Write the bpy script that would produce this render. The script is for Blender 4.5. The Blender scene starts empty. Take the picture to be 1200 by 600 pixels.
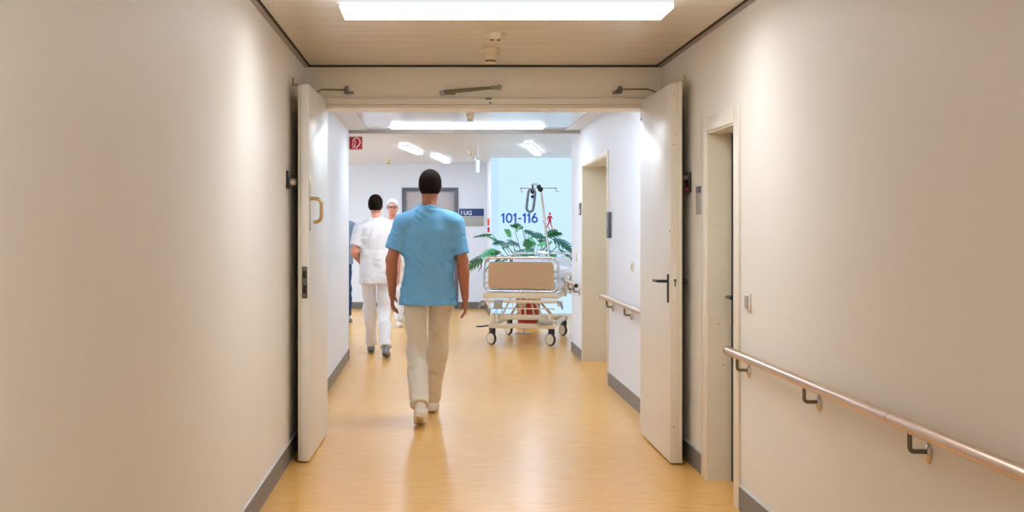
import bpy, bmesh, math, random
import numpy as np
from mathutils import Vector, Matrix

random.seed(7)
PI = math.pi
S = bpy.context.scene
COL = S.collection

# ------------------------------------------------------------------ materials
def rgb(r, g, b):
    f = lambda c: (c/255/12.92) if c/255 <= .04045 else ((c/255+.055)/1.055)**2.4
    return (f(r), f(g), f(b), 1)

def mat(name, col, rough=.5, metal=0, bump=0, bscale=60, var=0, vscale=4, coat=0, emis=None, estr=0, ior=1.5, sss=0, chips=0):
    m = bpy.data.materials.new(name); m.use_nodes = True
    nt = m.node_tree; p = nt.nodes['Principled BSDF']
    p.inputs['Base Color'].default_value = col
    p.inputs['Roughness'].default_value = rough
    p.inputs['Metallic'].default_value = metal
    p.inputs['IOR'].default_value = ior
    if coat: p.inputs['Coat Weight'].default_value = coat; p.inputs['Coat Roughness'].default_value = .08
    if emis: p.inputs['Emission Color'].default_value = emis; p.inputs['Emission Strength'].default_value = estr
    if sss: p.inputs['Subsurface Weight'].default_value = sss; p.inputs['Subsurface Radius'].default_value = (.02, .008, .004)
    tc = nt.nodes.new('ShaderNodeTexCoord')
    n = nt.nodes.new('ShaderNodeTexNoise'); n.inputs['Scale'].default_value = vscale; n.inputs['Detail'].default_value = 4
    nt.links.new(tc.outputs['Object'], n.inputs['Vector'])
    v = var if var else .03
    mx = nt.nodes.new('ShaderNodeMix'); mx.data_type = 'RGBA'
    mx.inputs[6].default_value = tuple(min(1, c*(1-v)) for c in col[:3])+(1,)
    mx.inputs[7].default_value = tuple(min(1, c*(1+v)) for c in col[:3])+(1,)
    nt.links.new(n.outputs['Fac'], mx.inputs[0]); nt.links.new(mx.outputs[2], p.inputs['Base Color'])
    if chips:      # small worn spots where the lacquer is knocked off
        n3 = nt.nodes.new('ShaderNodeTexNoise'); n3.inputs['Scale'].default_value = 26; n3.inputs['Detail'].default_value = 5
        nt.links.new(tc.outputs['Object'], n3.inputs['Vector'])
        g3 = nt.nodes.new('ShaderNodeMath'); g3.operation = 'GREATER_THAN'; g3.inputs[1].default_value = chips; nt.links.new(n3.outputs['Fac'], g3.inputs[0])
        m3 = nt.nodes.new('ShaderNodeMix'); m3.data_type = 'RGBA'; m3.inputs[7].default_value = rgb(132, 114, 92)
        nt.links.new(g3.outputs[0], m3.inputs[0]); nt.links.new(mx.outputs[2], m3.inputs[6]); nt.links.new(m3.outputs[2], p.inputs['Base Color'])
    if bump:
        n2 = nt.nodes.new('ShaderNodeTexNoise'); n2.inputs['Scale'].default_value = bscale; n2.inputs['Detail'].default_value = 3
        nt.links.new(tc.outputs['Object'], n2.inputs['Vector'])
        b = nt.nodes.new('ShaderNodeBump'); b.inputs['Strength'].default_value = bump; b.inputs['Distance'].default_value = .002
        nt.links.new(n2.outputs['Fac'], b.inputs['Height']); nt.links.new(b.outputs['Normal'], p.inputs['Normal'])
    return m

def glow(name, col, s):
    m = bpy.data.materials.new(name); m.use_nodes = True; nt = m.node_tree
    nt.nodes.remove(nt.nodes['Principled BSDF'])
    e = nt.nodes.new('ShaderNodeEmission'); e.inputs[0].default_value = col; e.inputs[1].default_value = s
    nt.links.new(e.outputs[0], nt.nodes['Material Output'].inputs[0])
    return m

def ceiling_mat(name, c1, c2, pitch, rough, streak=.06, seam=.35):
    """painted metal ceiling panels: a fine dark seam every `pitch` metres across the passage"""
    m = bpy.data.materials.new(name); m.use_nodes = True; nt = m.node_tree; p = nt.nodes['Principled BSDF']
    N, L = nt.nodes.new, nt.links.new
    tc = N('ShaderNodeTexCoord'); sep = N('ShaderNodeSeparateXYZ'); L(tc.outputs['Object'], sep.inputs[0])
    mp = N('ShaderNodeMapping'); mp.inputs['Scale'].default_value = (.8, 16, 1); L(tc.outputs['Object'], mp.inputs[0])
    n = N('ShaderNodeTexNoise'); n.inputs['Scale'].default_value = 1.6; n.inputs['Detail'].default_value = 5; L(mp.outputs[0], n.inputs['Vector'])
    mx = N('ShaderNodeMix'); mx.data_type = 'RGBA'; mx.inputs[6].default_value = c1; mx.inputs[7].default_value = c2
    L(n.outputs['Fac'], mx.inputs[0])
    d = N('ShaderNodeMath'); d.operation = 'DIVIDE'; d.inputs[1].default_value = pitch; L(sep.outputs['Y'], d.inputs[0])
    fr = N('ShaderNodeMath'); fr.operation = 'FRACT'; L(d.outputs[0], fr.inputs[0])
    lt = N('ShaderNodeMath'); lt.operation = 'LESS_THAN'; lt.inputs[1].default_value = .05; L(fr.outputs[0], lt.inputs[0])
    ml = N('ShaderNodeMath'); ml.operation = 'MULTIPLY'; ml.inputs[1].default_value = seam; L(lt.outputs[0], ml.inputs[0])
    mx2 = N('ShaderNodeMix'); mx2.data_type = 'RGBA'; mx2.inputs[7].default_value = (.02, .017, .014, 1)
    L(ml.outputs[0], mx2.inputs[0]); L(mx.outputs[2], mx2.inputs[6]); L(mx2.outputs[2], p.inputs['Base Color'])
    p.inputs['Roughness'].default_value = rough
    b = N('ShaderNodeBump'); b.inputs['Strength'].default_value = streak; b.inputs['Distance'].default_value = .01
    L(n.outputs['Fac'], b.inputs['Height']); L(b.outputs['Normal'], p.inputs['Normal'])
    return m

def floor_mat():
    m = bpy.data.materials.new('linoleum'); m.use_nodes = True; nt = m.node_tree; p = nt.nodes['Principled BSDF']
    N, L = nt.nodes.new, nt.links.new
    tc = N('ShaderNodeTexCoord'); mp = N('ShaderNodeMapping'); mp.inputs['Scale'].default_value = (2.0, 11, 1); L(tc.outputs['Object'], mp.inputs[0])
    n = N('ShaderNodeTexNoise'); n.inputs['Scale'].default_value = 3; n.inputs['Detail'].default_value = 8; n.inputs['Roughness'].default_value = .65
    L(mp.outputs[0], n.inputs['Vector'])
    cr = N('ShaderNodeValToRGB'); cr.color_ramp.elements[0].position = .3; cr.color_ramp.elements[1].position = .7
    cr.color_ramp.elements[0].color = rgb(225, 164, 80); cr.color_ramp.elements[1].color = rgb(240, 189, 110)
    L(n.outputs['Fac'], cr.inputs[0])
    # weld seams of the sheets
    sep = N('ShaderNodeSeparateXYZ'); L(tc.outputs['Object'], sep.inputs[0])
    d = N('ShaderNodeMath'); d.operation = 'DIVIDE'; d.inputs[1].default_value = 1.3; L(sep.outputs['Y'], d.inputs[0])
    fr = N('ShaderNodeMath'); fr.operation = 'FRACT'; L(d.outputs[0], fr.inputs[0])
    lt = N('ShaderNodeMath'); lt.operation = 'LESS_THAN'; lt.inputs[1].default_value = .006; L(fr.outputs[0], lt.inputs[0])
    ml = N('ShaderNodeMath'); ml.operation = 'MULTIPLY'; ml.inputs[1].default_value = .25; L(lt.outputs[0], ml.inputs[0])
    mx = N('ShaderNodeMix'); mx.data_type = 'RGBA'; mx.inputs[7].default_value = rgb(150, 95, 40)
    L(ml.outputs[0], mx.inputs[0]); L(cr.outputs[0], mx.inputs[6]); L(mx.outputs[2], p.inputs['Base Color'])
    p.inputs['Roughness'].default_value = .27
    n2 = N('ShaderNodeTexNoise'); n2.inputs['Scale'].default_value = 9; L(tc.outputs['Object'], n2.inputs['Vector'])
    b = N('ShaderNodeBump'); b.inputs['Strength'].default_value = .05; b.inputs['Distance'].default_value = .01
    L(n2.outputs['Fac'], b.inputs['Height']); L(b.outputs['Normal'], p.inputs['Normal'])
    return m

M = {}
M['wall'] = mat('wall_paint', rgb(233, 227, 217), .55, bump=.25, bscale=220, var=.015, vscale=1.5)
M['header'] = mat('wall_paint_brightened', rgb(244, 236, 220), .5, bump=.15, bscale=220, var=.012, vscale=1.5)  # wall paint made lighter, standing in for lamp light the header lacks
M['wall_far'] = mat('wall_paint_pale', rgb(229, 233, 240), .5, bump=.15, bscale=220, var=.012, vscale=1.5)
M['frame'] = mat('frame_lacquer', rgb(234, 224, 206), .38, var=.02)
M['reveal'] = mat('frame_lacquer_worn', rgb(222, 212, 190), .4, var=.04, vscale=9, chips=.735)
M['leaf'] = mat('door_lacquer', rgb(236, 232, 225), .30, var=.012)
M['leaf_edge'] = mat('door_edge_lacquer', rgb(232, 221, 202), .35, var=.03, vscale=20, chips=.72)
M['base'] = mat('skirting_grey', rgb(118, 112, 106), .45, var=.06, vscale=12)
M['base_lip'] = mat('skirting_lip', rgb(196, 200, 204), .4)
M['taupe'] = mat('ceiling_edge_profile', rgb(150, 132, 112), .35)
M['dark'] = mat('shadow_gap', rgb(40, 34, 28), .8)
M['black'] = mat('black_plastic', rgb(26, 26, 28), .3)
M['steel'] = mat('brushed_steel', rgb(205, 198, 192), .22, metal=1, var=.04, vscale=30)
M['rail'] = mat('satin_handrail_steel', rgb(206, 180, 160), .30, metal=1, var=.05, vscale=25)
M['steel_dark'] = mat('dull_steel', rgb(120, 112, 98), .35, metal=1)
M['chrome'] = mat('chrome', rgb(215, 220, 228), .12, metal=1)
M['brass'] = mat('polished_nickel_brass', rgb(205, 172, 118), .18, metal=1)
M['ceil'] = ceiling_mat('ceiling_near', rgb(186, 170, 148), rgb(246, 238, 224), .30, .28, .12, .18)
M['ceil2'] = ceiling_mat('ceiling_passage', rgb(206, 206, 212), rgb(216, 216, 222), .30, .13, .05, .25)
M['ceil3'] = ceiling_mat('ceiling_hall', rgb(222, 222, 228), rgb(230, 230, 236), .625, .32, .02, .12)
M['floor'] = floor_mat()
M['lamp'] = glow('lamp_diffuser', (.92, 1.0, 1.08, 1), 15)
M['lamp_passage'] = glow('lamp_diffuser_passage', (.86, .97, 1.10, 1), 21)
M['lamp_side'] = glow('lit_lamp_housing', (.93, .95, 1.04, 1), .74)
M['lamp_hall'] = glow('lamp_hall', (.76, .93, 1.14, 1), 26)
M['added_daylight'] = glow('added_window_glow', (.70, .90, 1.14, 1), 4.6)  # glow for the window added on the hall's left
M['lamp_body'] = mat('lamp_body_white', rgb(240, 240, 246), .3)
M['daylight'] = glow('daylit_frosted_glass', (.60, .84, 1.05, 1), .92)
M['white'] = mat('white_plastic', rgb(236, 230, 216), .35)
M['cream'] = mat('cream_plastic', rgb(226, 208, 174), .35)
M['grey_plate'] = mat('grey_plate', rgb(170, 166, 158), .35)
M['blue_sign'] = mat('navy_sign', rgb(30, 62, 118), .35)
M['blue_text'] = mat('blue_lettering', rgb(0, 92, 214), .4)
M['red_text'] = mat('red_pictogram', rgb(226, 40, 60), .4)
M['red_sign'] = mat('red_sign_face', rgb(168, 22, 34), .35)
M['orange'] = mat('orange_red_box', rgb(230, 78, 40), .4)
M['white_ink'] = mat('white_ink', rgb(245, 245, 245), .5)
M['door_grey'] = mat('grey_beige_door', rgb(186, 178, 176), .4)
M['frame_grey'] = mat('slate_door_frame', rgb(92, 94, 104), .4)
M['exit'] = glow('exit_sign_light', (.55, .95, .98, 1), 1.5)
M['skin_dark'] = mat('skin_brown', rgb(176, 108, 76), .45, sss=.05, var=.05, vscale=20)
M['skin_light'] = mat('skin_pale', rgb(216, 150, 126), .45, sss=.05, var=.05, vscale=20)
M['hair_dark'] = mat('hair_dark_brown', rgb(34, 24, 20), .85, ior=1.15, bump=.8, bscale=260, var=.3, vscale=60)
M['hair_white'] = mat('hair_white', rgb(214, 214, 216), .6, bump=.6, bscale=240, var=.12, vscale=60)
M['scrub_blue'] = mat('blue_scrub_cotton', rgb(112, 176, 220), .8, bump=.3, bscale=300, var=.06, vscale=7)
M['cotton_white'] = mat('white_cotton', rgb(236, 234, 236), .8, bump=.2, bscale=300, var=.03, vscale=7)
M['cotton_cream'] = mat('off_white_cotton', rgb(222, 208, 188), .8, bump=.2, bscale=300, var=.04, vscale=7)
M['shirt_grey'] = mat('grey_blue_cotton', rgb(122, 146, 172), .8, var=.05)
M['trouser_blue'] = mat('dark_blue_trousers', rgb(22, 62, 112), .8, var=.05)
M['shoe_white'] = mat('white_leather', rgb(232, 222, 210), .4)
M['shoe_grey'] = mat('grey_leather', rgb(128, 124, 130), .45)
M['sole'] = mat('shoe_sole', rgb(88, 82, 80), .6)
M['eye_white'] = mat('eye_white', rgb(240, 238, 235), .2)
M['iris'] = mat('iris', rgb(50, 40, 34), .2)
M['lip'] = mat('lips', rgb(160, 84, 76), .45)
M['leaf_green'] = mat('leaf_green', rgb(26, 128, 84), .35, var=.25, vscale=10)
M['leaf_light'] = mat('leaf_light_green', rgb(70, 170, 110), .35, var=.2, vscale=10)
M['leaf_deep'] = mat('leaf_deep_green', rgb(14, 100, 84), .32, var=.25, vscale=10)
M['stem'] = mat('stem_green', rgb(92, 138, 96), .5)
M['soil'] = mat('soil', rgb(60, 44, 34), .9, bump=1, bscale=40)
M['pot'] = mat('dark_red_planter', rgb(150, 26, 40), .35)
M['board'] = mat('tan_bed_panel', rgb(196, 160, 120), .4, var=.03)
M['bed_cream'] = mat('cream_powder_coat', rgb(228, 212, 184), .35)
M['rubber'] = mat('black_rubber', rgb(34, 36, 42), .6)
M['linen'] = mat('white_linen', rgb(236, 240, 246), .8, bump=.3, bscale=120)
M['grip'] = mat('blue_grey_grip', rgb(132, 150, 176), .4)

# ------------------------------------------------------------------ mesh builder
class MB:
    def __init__(s): s.bm = bmesh.new()
    def box(s, x0, x1, y0, y1, z0, z1, bev=0, mtx=None):
        r = bmesh.ops.create_cube(s.bm, size=1)
        for v in r['verts']:
            v.co = Vector(((x0+x1)/2+v.co.x*(x1-x0), (y0+y1)/2+v.co.y*(y1-y0), (z0+z1)/2+v.co.z*(z1-z0)))
        vs = r['verts']
        if bev:
            es = list({e for v in vs for e in v.link_edges})
            rr = bmesh.ops.bevel(s.bm, geom=es, offset=bev, segments=2, affect='EDGES', profile=.5)
            vs = list({v for f in rr['faces'] for v in f.verts} | {v for v in vs if v.is_valid})
        if mtx is not None:
            for v in vs: v.co = mtx @ v.co
        return s
    def cyl(s, a, b, r, r2=None, seg=16):
        a, b = Vector(a), Vector(b); d = b-a
        q = d.to_track_quat('Z', 'Y').to_matrix().to_4x4()
        bmesh.ops.create_cone(s.bm, cap_ends=True, segments=seg, radius1=r, radius2=r if r2 is None else r2, depth=d.length,
                              matrix=Matrix.Translation((a+b)/2) @ q)
        return s
    def ball(s, c, r, sc=(1, 1, 1), seg=16):
        bmesh.ops.create_uvsphere(s.bm, u_segments=seg, v_segments=seg//2+2, radius=r, matrix=Matrix.Translation(c) @ Matrix.Diagonal((*sc, 1)))
        return s
    def tube(s, pts, r, seg=12, closed=False, rs=None):
        pts = [Vector(p) for p in pts]; n = len(pts); rings = []
        up = None
        for i, p in enumerate(pts):
            if closed: t = (pts[(i+1) % n]-pts[i-1])
            else: t = pts[min(i+1, n-1)]-pts[max(i-1, 0)]
            t.normalize()
            if up is None:
                up = Vector((0, 0, 1)) if abs(t.z) < .9 else Vector((1, 0, 0))
            u = (up-t*up.dot(t)).normalized(); w = t.cross(u); up = u
            rr = rs[i] if rs else r
            rings.append([s.bm.verts.new(p+u*math.cos(2*PI*k/seg)*rr+w*math.sin(2*PI*k/seg)*rr) for k in range(seg)])
        m = n if closed else n-1
        for i in range(m):
            A, B = rings[i], rings[(i+1) % n]
            for k in range(seg): s.bm.faces.new((A[k], A[(k+1) % seg], B[(k+1) % seg], B[k]))
        if not closed:
            s.bm.faces.new(rings[0][::-1]); s.bm.faces.new(rings[-1])
        return s
    def lathe(s, prof, c, seg=28, axis='Z'):
        c = Vector(c); rings = []
        for (r, z) in prof:
            ring = []
            for k in range(seg):
                a = 2*PI*k/seg; ca, sa = math.cos(a)*r, math.sin(a)*r
                o = Vector((ca, sa, z)) if axis == 'Z' else (Vector((z, ca, sa)) if axis == 'X' else Vector((ca, z, sa)))
                ring.append(s.bm.verts.new(c+o))
            rings.append(ring)
        for A, B in zip(rings, rings[1:]):
            for k in range(seg): s.bm.faces.new((A[k], A[(k+1) % seg], B[(k+1) % seg], B[k]))
        s.bm.faces.new(rings[0][::-1]); s.bm.faces.new(rings[-1])
        return s
    def prism(s, poly, o, u, v, w):
        """polygon (2D) in the plane o+u*x+v*y, extruded by vector w"""
        o, u, v, w = Vector(o), Vector(u), Vector(v), Vector(w)
        A = [s.bm.verts.new(o+u*x+v*y) for x, y in poly]; B = [s.bm.verts.new(p.co+w) for p in A]
        s.bm.faces.new(A[::-1]); s.bm.faces.new(B); n = len(A)
        for i in range(n): s.bm.faces.new((A[i], A[(i+1) % n], B[(i+1) % n], B[i]))
        return s
    def build(s, name, m, parent=None, smooth=True, origin=None):
        bmesh.ops.recalc_face_normals(s.bm, faces=s.bm.faces[:])
        if parent is not None and origin is None: off = Vector(parent.location)
        else: off = Vector(origin) if origin else Vector((0, 0, 0))
        if parent is not None: off = WORLD.get(parent.name, Vector((0, 0, 0)))
        for v in s.bm.verts: v.co -= off
        me = bpy.data.meshes.new(name); s.bm.to_mesh(me); s.bm.free()
        me.materials.append(m)
        if smooth:
            for f in me.polygons: f.use_smooth = True
            try: me.set_sharp_from_angle(angle=math.radians(38))
            except Exception: pass
        o = bpy.data.objects.new(name, me); COL.objects.link(o)
        if parent is not None: o.parent = parent; WORLD[o.name] = off
        else:
            o.location = off; WORLD[o.name] = off
        return o

WORLD = {}     # where each object's local origin stands in the world (unrotated)

def tag(o, label, cat, group=None, kind=None):
    o['label'] = label; o['category'] = cat
    if group: o['group'] = group
    if kind: o['kind'] = kind
    return o
def thing(name, label, cat, loc, group=None, kind=None, local=False):
    o = bpy.data.objects.new(name, None); COL.objects.link(o); o.location = loc
    o.empty_display_size = .1
    WORLD[o.name] = Vector((0, 0, 0)) if local else Vector(loc)
    return tag(o, label, cat, group, kind)
def struct(mb, name, m, label, cat, smooth=False):
    o = mb.build(name, m, smooth=smooth); return tag(o, label, cat, kind='structure')

def text_mesh(txt, name, m, size, origin, parent=None, rotz=0, depth=.002, bold=0, sx=1):
    cu = bpy.data.curves.new('t', 'FONT'); cu.body = txt; cu.size = size; cu.extrude = depth; cu.offset = bold
    cu.align_x = 'LEFT'
    o = bpy.data.objects.new('t', cu); COL.objects.link(o)
    bpy.context.view_layer.update()
    me = bpy.data.meshes.new_from_object(o.evaluated_get(bpy.context.evaluated_depsgraph_get()))
    bpy.data.objects.remove(o)
    R = Matrix.Rotation(rotz, 4, 'Z') @ Matrix.Rotation(PI/2, 4, 'X') @ Matrix.Diagonal((sx, 1, 1, 1))
    me.transform(Matrix.Translation(origin) @ R)
    off = WORLD[parent.name] if parent is not None else Vector(origin)
    me.transform(Matrix.Translation(-off))
    me.materials.clear(); me.materials.append(m)
    ob = bpy.data.objects.new(name, me); COL.objects.link(ob)
    if parent is not None: ob.parent = parent
    else: ob.location = off
    WORLD[ob.name] = off
    return ob

# ------------------------------------------------------------------ camera
H = 1.40; F = 1500.0; PX, PY = 510.0, 267.0
cam = bpy.data.cameras.new('camera'); co = bpy.data.objects.new('camera', cam); COL.objects.link(co)
co.location = (0, 0, H); co.rotation_euler = (PI/2, 0, 0)
cam.lens = 36*F/1200; cam.sensor_width = 36; cam.shift_x = (600-PX)/1200; cam.shift_y = -(300-PY)/1200
cam.clip_start = .05; cam.clip_end = 100
S.camera = co
def W(px, py, y): return Vector(((px-PX)*y/F, y, H-(py-PY)*y/F))     # point at depth y seen at a pixel

# ------------------------------------------------------------------ layout constants
XL, XR = -.875, 1.515        # near corridor
XL2, XR2 = -.924, 1.548      # passage beyond the doors
YF, YF2 = 8.57, 8.86         # header wall
YL3, YR3 = 13.70, 14.50      # where the passage walls end
ZC, ZC2, ZC3 = 2.486, 2.445, 2.505
YB, YW = 22.1, 20.2          # hall back wall, daylit wall
HX0, HX1 = -5.0, 5.2
YS = -4.0

# floor
struct(MB().box(HX0-.2, HX1+.2, YS-.2, YB+.3, -.1, 0), 'floor', M['floor'], 'yellow amber linoleum floor running the whole corridor', 'floor')
# near corridor
struct(MB().box(XL-.15, XL, YS, YF, 0, ZC+.1), 'wall_left', M['wall'], 'long cream wall on the left of the near corridor', 'wall')
ND0, ND1, NDZ, NDP = 6.456, 7.10, 1.932, .15     # recessed door in the right wall
b = MB()
b.box(XR, XR+.35, YS, ND0, 0, ZC+.1); b.box(XR, XR+.35, ND1, YF, 0, ZC+.1); b.box(XR, XR+.35, ND0, ND1, NDZ, ZC+.1)
struct(b, 'wall_right', M['wall'], 'long cream wall on the right carrying the handrail', 'wall')
struct(MB().box(XL-.2, XR+.4, YS-.15, YS, 0, ZC+.1), 'wall_rear', M['wall'], 'cream end wall behind the viewpoint', 'wall')
struct(MB().box(XL, XR, YS, YF, ZC, ZC+.08), 'ceiling', M['ceil'], 'taupe glossy panel ceiling of the near corridor', 'ceiling')
for i, (x, s) in enumerate(((XL, 1), (XR, -1))):
    b = MB(); 
    x0, x1 = sorted((x, x+s*.028)); b.box(x0, x1, YS, YF, ZC-.012, ZC)
    o = struct(b, 'trim_%d' % (i+1), M['taupe'], 'taupe ceiling edge profile along the %s corridor wall' % ('left' if i == 0 else 'right'), 'trim')
    b = MB(); x0, x1 = sorted((x+s*.0282, x+s*.040)); b.box(x0, x1, YS, YF, ZC-.004, ZC-.0005)
    g = b.build('shadow_gap', M['dark'], parent=o)
b = MB().box(XL+.001, XR-.001, YF-.03, YF, ZC-.010, ZC)
struct(b, 'trim_3', M['dark'], 'dark joint between near ceiling and the door header', 'trim')

# header wall with double door opening
OX0, OX1, OZ = -.770, 1.440, 2.222
b = MB(); b.box(XL-.3, OX0, YF, YF2, 0, ZC+.1); b.box(OX1, XR+.3, YF, YF2, 0, ZC+.1); b.box(OX0, OX1, YF, YF2, OZ, ZC+.1)
struct(b, 'wall_header', M['header'], 'cream wall above and beside the double door opening', 'wall')
# door frame round the opening
b = MB()
b.box(OX0-.06, OX1+.06, YF-.020, YF-.0005, OZ+.002, OZ+.045, .003)
b.box(OX0, OX1, YF-.012, YF2, OZ-.022, OZ-.0005, .003)
b.box(OX0+.0005, OX0+.02, YF+.10, YF2+.01, 0, OZ-.022, .003); b.box(OX1-.02, OX1-.0005, YF+.10, YF2+.01, 0, OZ-.022, .003)
struct(b, 'trim_4', M['frame'], 'cream lacquered frame lining the double door opening', 'door frame')

# passage beyond
b = MB().box(HX0, XL2, YF2, YL3, 0, ZC3+.1)
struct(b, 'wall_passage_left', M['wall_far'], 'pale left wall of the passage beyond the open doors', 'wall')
FD0, FD1, FDZ = 11.47, 13.42, 2.048
b = MB()
b.box(XR2, HX1, YF2, FD0, 0, ZC3+.1); b.box(XR2, HX1, FD1, YR3, 0, ZC3+.1); b.box(XR2, HX1, FD0, FD1, FDZ, ZC3+.1)
b.box(XR2+.5, HX1, FD0, FD1, 0, FDZ)
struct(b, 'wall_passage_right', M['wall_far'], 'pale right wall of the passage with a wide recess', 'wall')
PL, PR = -.715, 1.385
b = MB(); b.box(XL2, PL, YF2, YL3, ZC2, ZC2+.09); b.box(PR, XR2, YF2, YL3, ZC2, ZC2+.09)
struct(b, 'ceiling_border', M['wall_far'], 'plain plastered strips beside the passage ceiling panels', 'ceiling')
b = MB().box(PL+.008, PR-.008, YF2, YL3, ZC2-.004, ZC2+.08)
struct(b, 'ceiling_passage', M['ceil2'], 'glossy white panel ceiling of the passage', 'ceiling')
b = MB(); b.box(PL, PL+.008, YF2, YL3, ZC2-.003, ZC2+.05); b.box(PR-.008, PR, YF2, YL3, ZC2-.003, ZC2+.05)
struct(b, 'trim_5', M['frame_grey'], 'dark slim joints along the passage ceiling panels', 'trim')
b = MB().box(XL2-.25, XR2, YL3-.02, YL3+.05, ZC2-.035, ZC3)
struct(b, 'trim_6', M['grey_plate'], 'grey edge beam where the passage ceiling ends', 'trim')
# hall
struct(MB().box(HX0, HX1, YL3+.05, YB, ZC3, ZC3+.08), 'ceiling_hall', M['ceil3'], 'white panel ceiling of the hall at the end', 'ceiling')
DX0, DX1, DZ = W(475, 0, YB).x, W(533, 0, YB).x, H+43*YB/F
b = MB()
b.box(HX0, DX0, YB, YB+.15, 0, ZC3+.1); b.box(DX1, .885, YB, YB+.15, 0, ZC3+.1); b.box(DX0, DX1, YB, YB+.15, DZ, ZC3+.1)
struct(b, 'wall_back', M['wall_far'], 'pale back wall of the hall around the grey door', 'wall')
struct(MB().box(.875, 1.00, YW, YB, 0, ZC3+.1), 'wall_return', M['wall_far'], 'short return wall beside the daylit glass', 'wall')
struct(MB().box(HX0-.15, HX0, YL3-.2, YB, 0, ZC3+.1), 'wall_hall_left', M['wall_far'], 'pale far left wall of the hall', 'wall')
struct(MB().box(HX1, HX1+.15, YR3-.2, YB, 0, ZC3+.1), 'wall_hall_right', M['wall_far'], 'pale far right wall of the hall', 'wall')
# daylit frosted glass wall
w1 = thing('window_1', 'tall pale blue daylit frosted glass wall behind the bed', 'window', (3.0, YW, 0), kind='structure')
MB().box(.880, HX1, YW-.0, YW+.012, .05, ZC3).build('glass_pane', M['daylight'], w1, smooth=False)
b = MB(); b.box(.877, HX1, YW-.01, YW+.05, 0, .05)
for x in (3.3, 4.6): b.box(x-.02, x+.02, YW-.02, YW-.001, .05, ZC3)
b.build('window_frame', M['lamp_body'], w1, smooth=False)

w2 = thing('added_window', 'added unseen window band lighting the hall from its far left wall', 'window', (HX0, 18.0, 0), kind='structure')  # window added out of view to light the hall from the left
MB().box(HX0+.002, HX0+.014, 15.2, 21.2, .9, 2.35).build('glass_pane', M['added_daylight'], w2, smooth=False)
b = MB()
for z_ in (.86, 2.35): b.box(HX0+.0005, HX0+.05, 15.15, 21.25, z_, z_+.04)
for y_ in (15.15, 17.2, 19.2, 21.2): b.box(HX0+.0145, HX0+.05, y_, y_+.05, .9, 2.35)
b.build('window_frame', M['lamp_body'], w2, smooth=False)

# skirtings
def skirting(name, label, segs):
    t = None
    b = MB(); c = MB()
    for (x0, x1, y0, y1, axis, s) in segs:
        if axis == 'x':   # runs along Y at x0, thickness s
            a0, a1 = sorted((x0, x0+s*.008)); b.box(a0, a1, y0, y1, 0, .118)
            a0, a1 = sorted((x0, x0+s*.011)); c.box(a0, a1, y0, y1, .118, .123)
        else:
            a0, a1 = sorted((y0, y0+s*.008)); b.box(x0, x1, a0, a1, 0, .118)
            a0, a1 = sorted((y0, y0+s*.011)); c.box(x0, x1, a0, a1, .118, .123)
    o = struct(b, name, M['base'], label, 'skirting'); c.build('top_lip', M['base_lip'], parent=o, smooth=False)
NF0, NF1 = 6.348, 7.237
skirting('baseboard_left', 'grey skirting along the near left wall', [(XL, 0, YS, YF, 'x', 1)])
skirting('baseboard_right', 'grey skirting along the near right wall', [(XR, 0, YS, NF0, 'x', -1), (XR, 0, NF1, YF, 'x', -1)])
skirting('baseboard_passage_left', 'grey skirting on the left of the passage', [(XL2, 0, YF2, YL3, 'x', 1), (HX0, XL2+.008, YL3, 0, 'y', 1)])
skirting('baseboard_passage_right', 'grey skirting on the right of the passage', [(XR2, 0, YF2, FD0, 'x', -1), (XR2, 0, FD1, YR3, 'x', -1), (XR2-.008, HX1, YR3, 0, 'y', 1)])
skirting('baseboard_back', 'blue grey skirting along the hall back wall', [(HX0, DX0-.06, YB, 0, 'y', -1), (DX1+.06, .875, YB, 0, 'y', -1), (.875, 0, YW, YB-.01, 'x', -1)])

# ------------------------------------------------------------------ recessed doors
def recess_door(name, label, y0, y1, f0, f1, z, fz, x, leafx, fm, with_handle=True, fw=.0, leafm='leaf'):
    t = thing(name, label, 'door', (x+.1, (y0+y1)/2, 0), kind='structure')
    b = MB(); p = .012
    b.box(x-p, x-.0005, f0, y0+.001, 0, fz, .002); b.box(x-p, x-.0005, y1-.001, f1, 0, fz, .002); b.box(x-p, x-.0005, y0+.001, y1-.001, z, fz, .002)
    b.build('door_casing', M[fm], t)
    b = MB(); b.box(x-.004, leafx+.05, y1-.010, y1-.0005, 0, z); b.box(x-.004, leafx+.05, y0+.0005, y0+.010, 0, z); b.box(x-.004, leafx+.05, y0, y1, z-.010, z-.0005)
    b.build('door_lining', M['reveal'] if fm == 'frame' else M[fm], t, smooth=False)
    MB().box(leafx, leafx+.045, y0+.012, y1-.012, .005, z-.012, .002).build('leaf', M[leafm], t)
    if with_handle:
        yh, zh = y1-.075, 1.02
        b = MB(); b.box(leafx-.008, leafx-.0005, yh-.018, yh+.018, zh-.13, zh+.03, .003)
        h = b.build('handle_plate', M['black'], t)
        MB().tube([(leafx-.006, yh, zh), (leafx-.045, yh, zh), (leafx-.055, yh-.012, zh), (leafx-.057, yh-.13, zh)], .009).build('lever', M['black'], h)
    return t
t = recess_door('door_3', 'cream door deep in its framed recess by the near handrail', ND0, ND1, NF0, NF1, NDZ, 2.014, XR, 1.652, 'frame', leafm='dark_leaf' if False else 'leaf')
MB().box(1.640, 1.6515, ND1-.05, ND1-.011, .0, NDZ-.012).build('rubber_seal', M['rubber'], t, smooth=False)
t = recess_door('door_4', 'cream wide door recess on the right of the passage', FD0, FD1, FD0-.045, FD1+.03, FDZ, FDZ+.045, XR2, 1.548+.32, 'frame')
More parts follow.
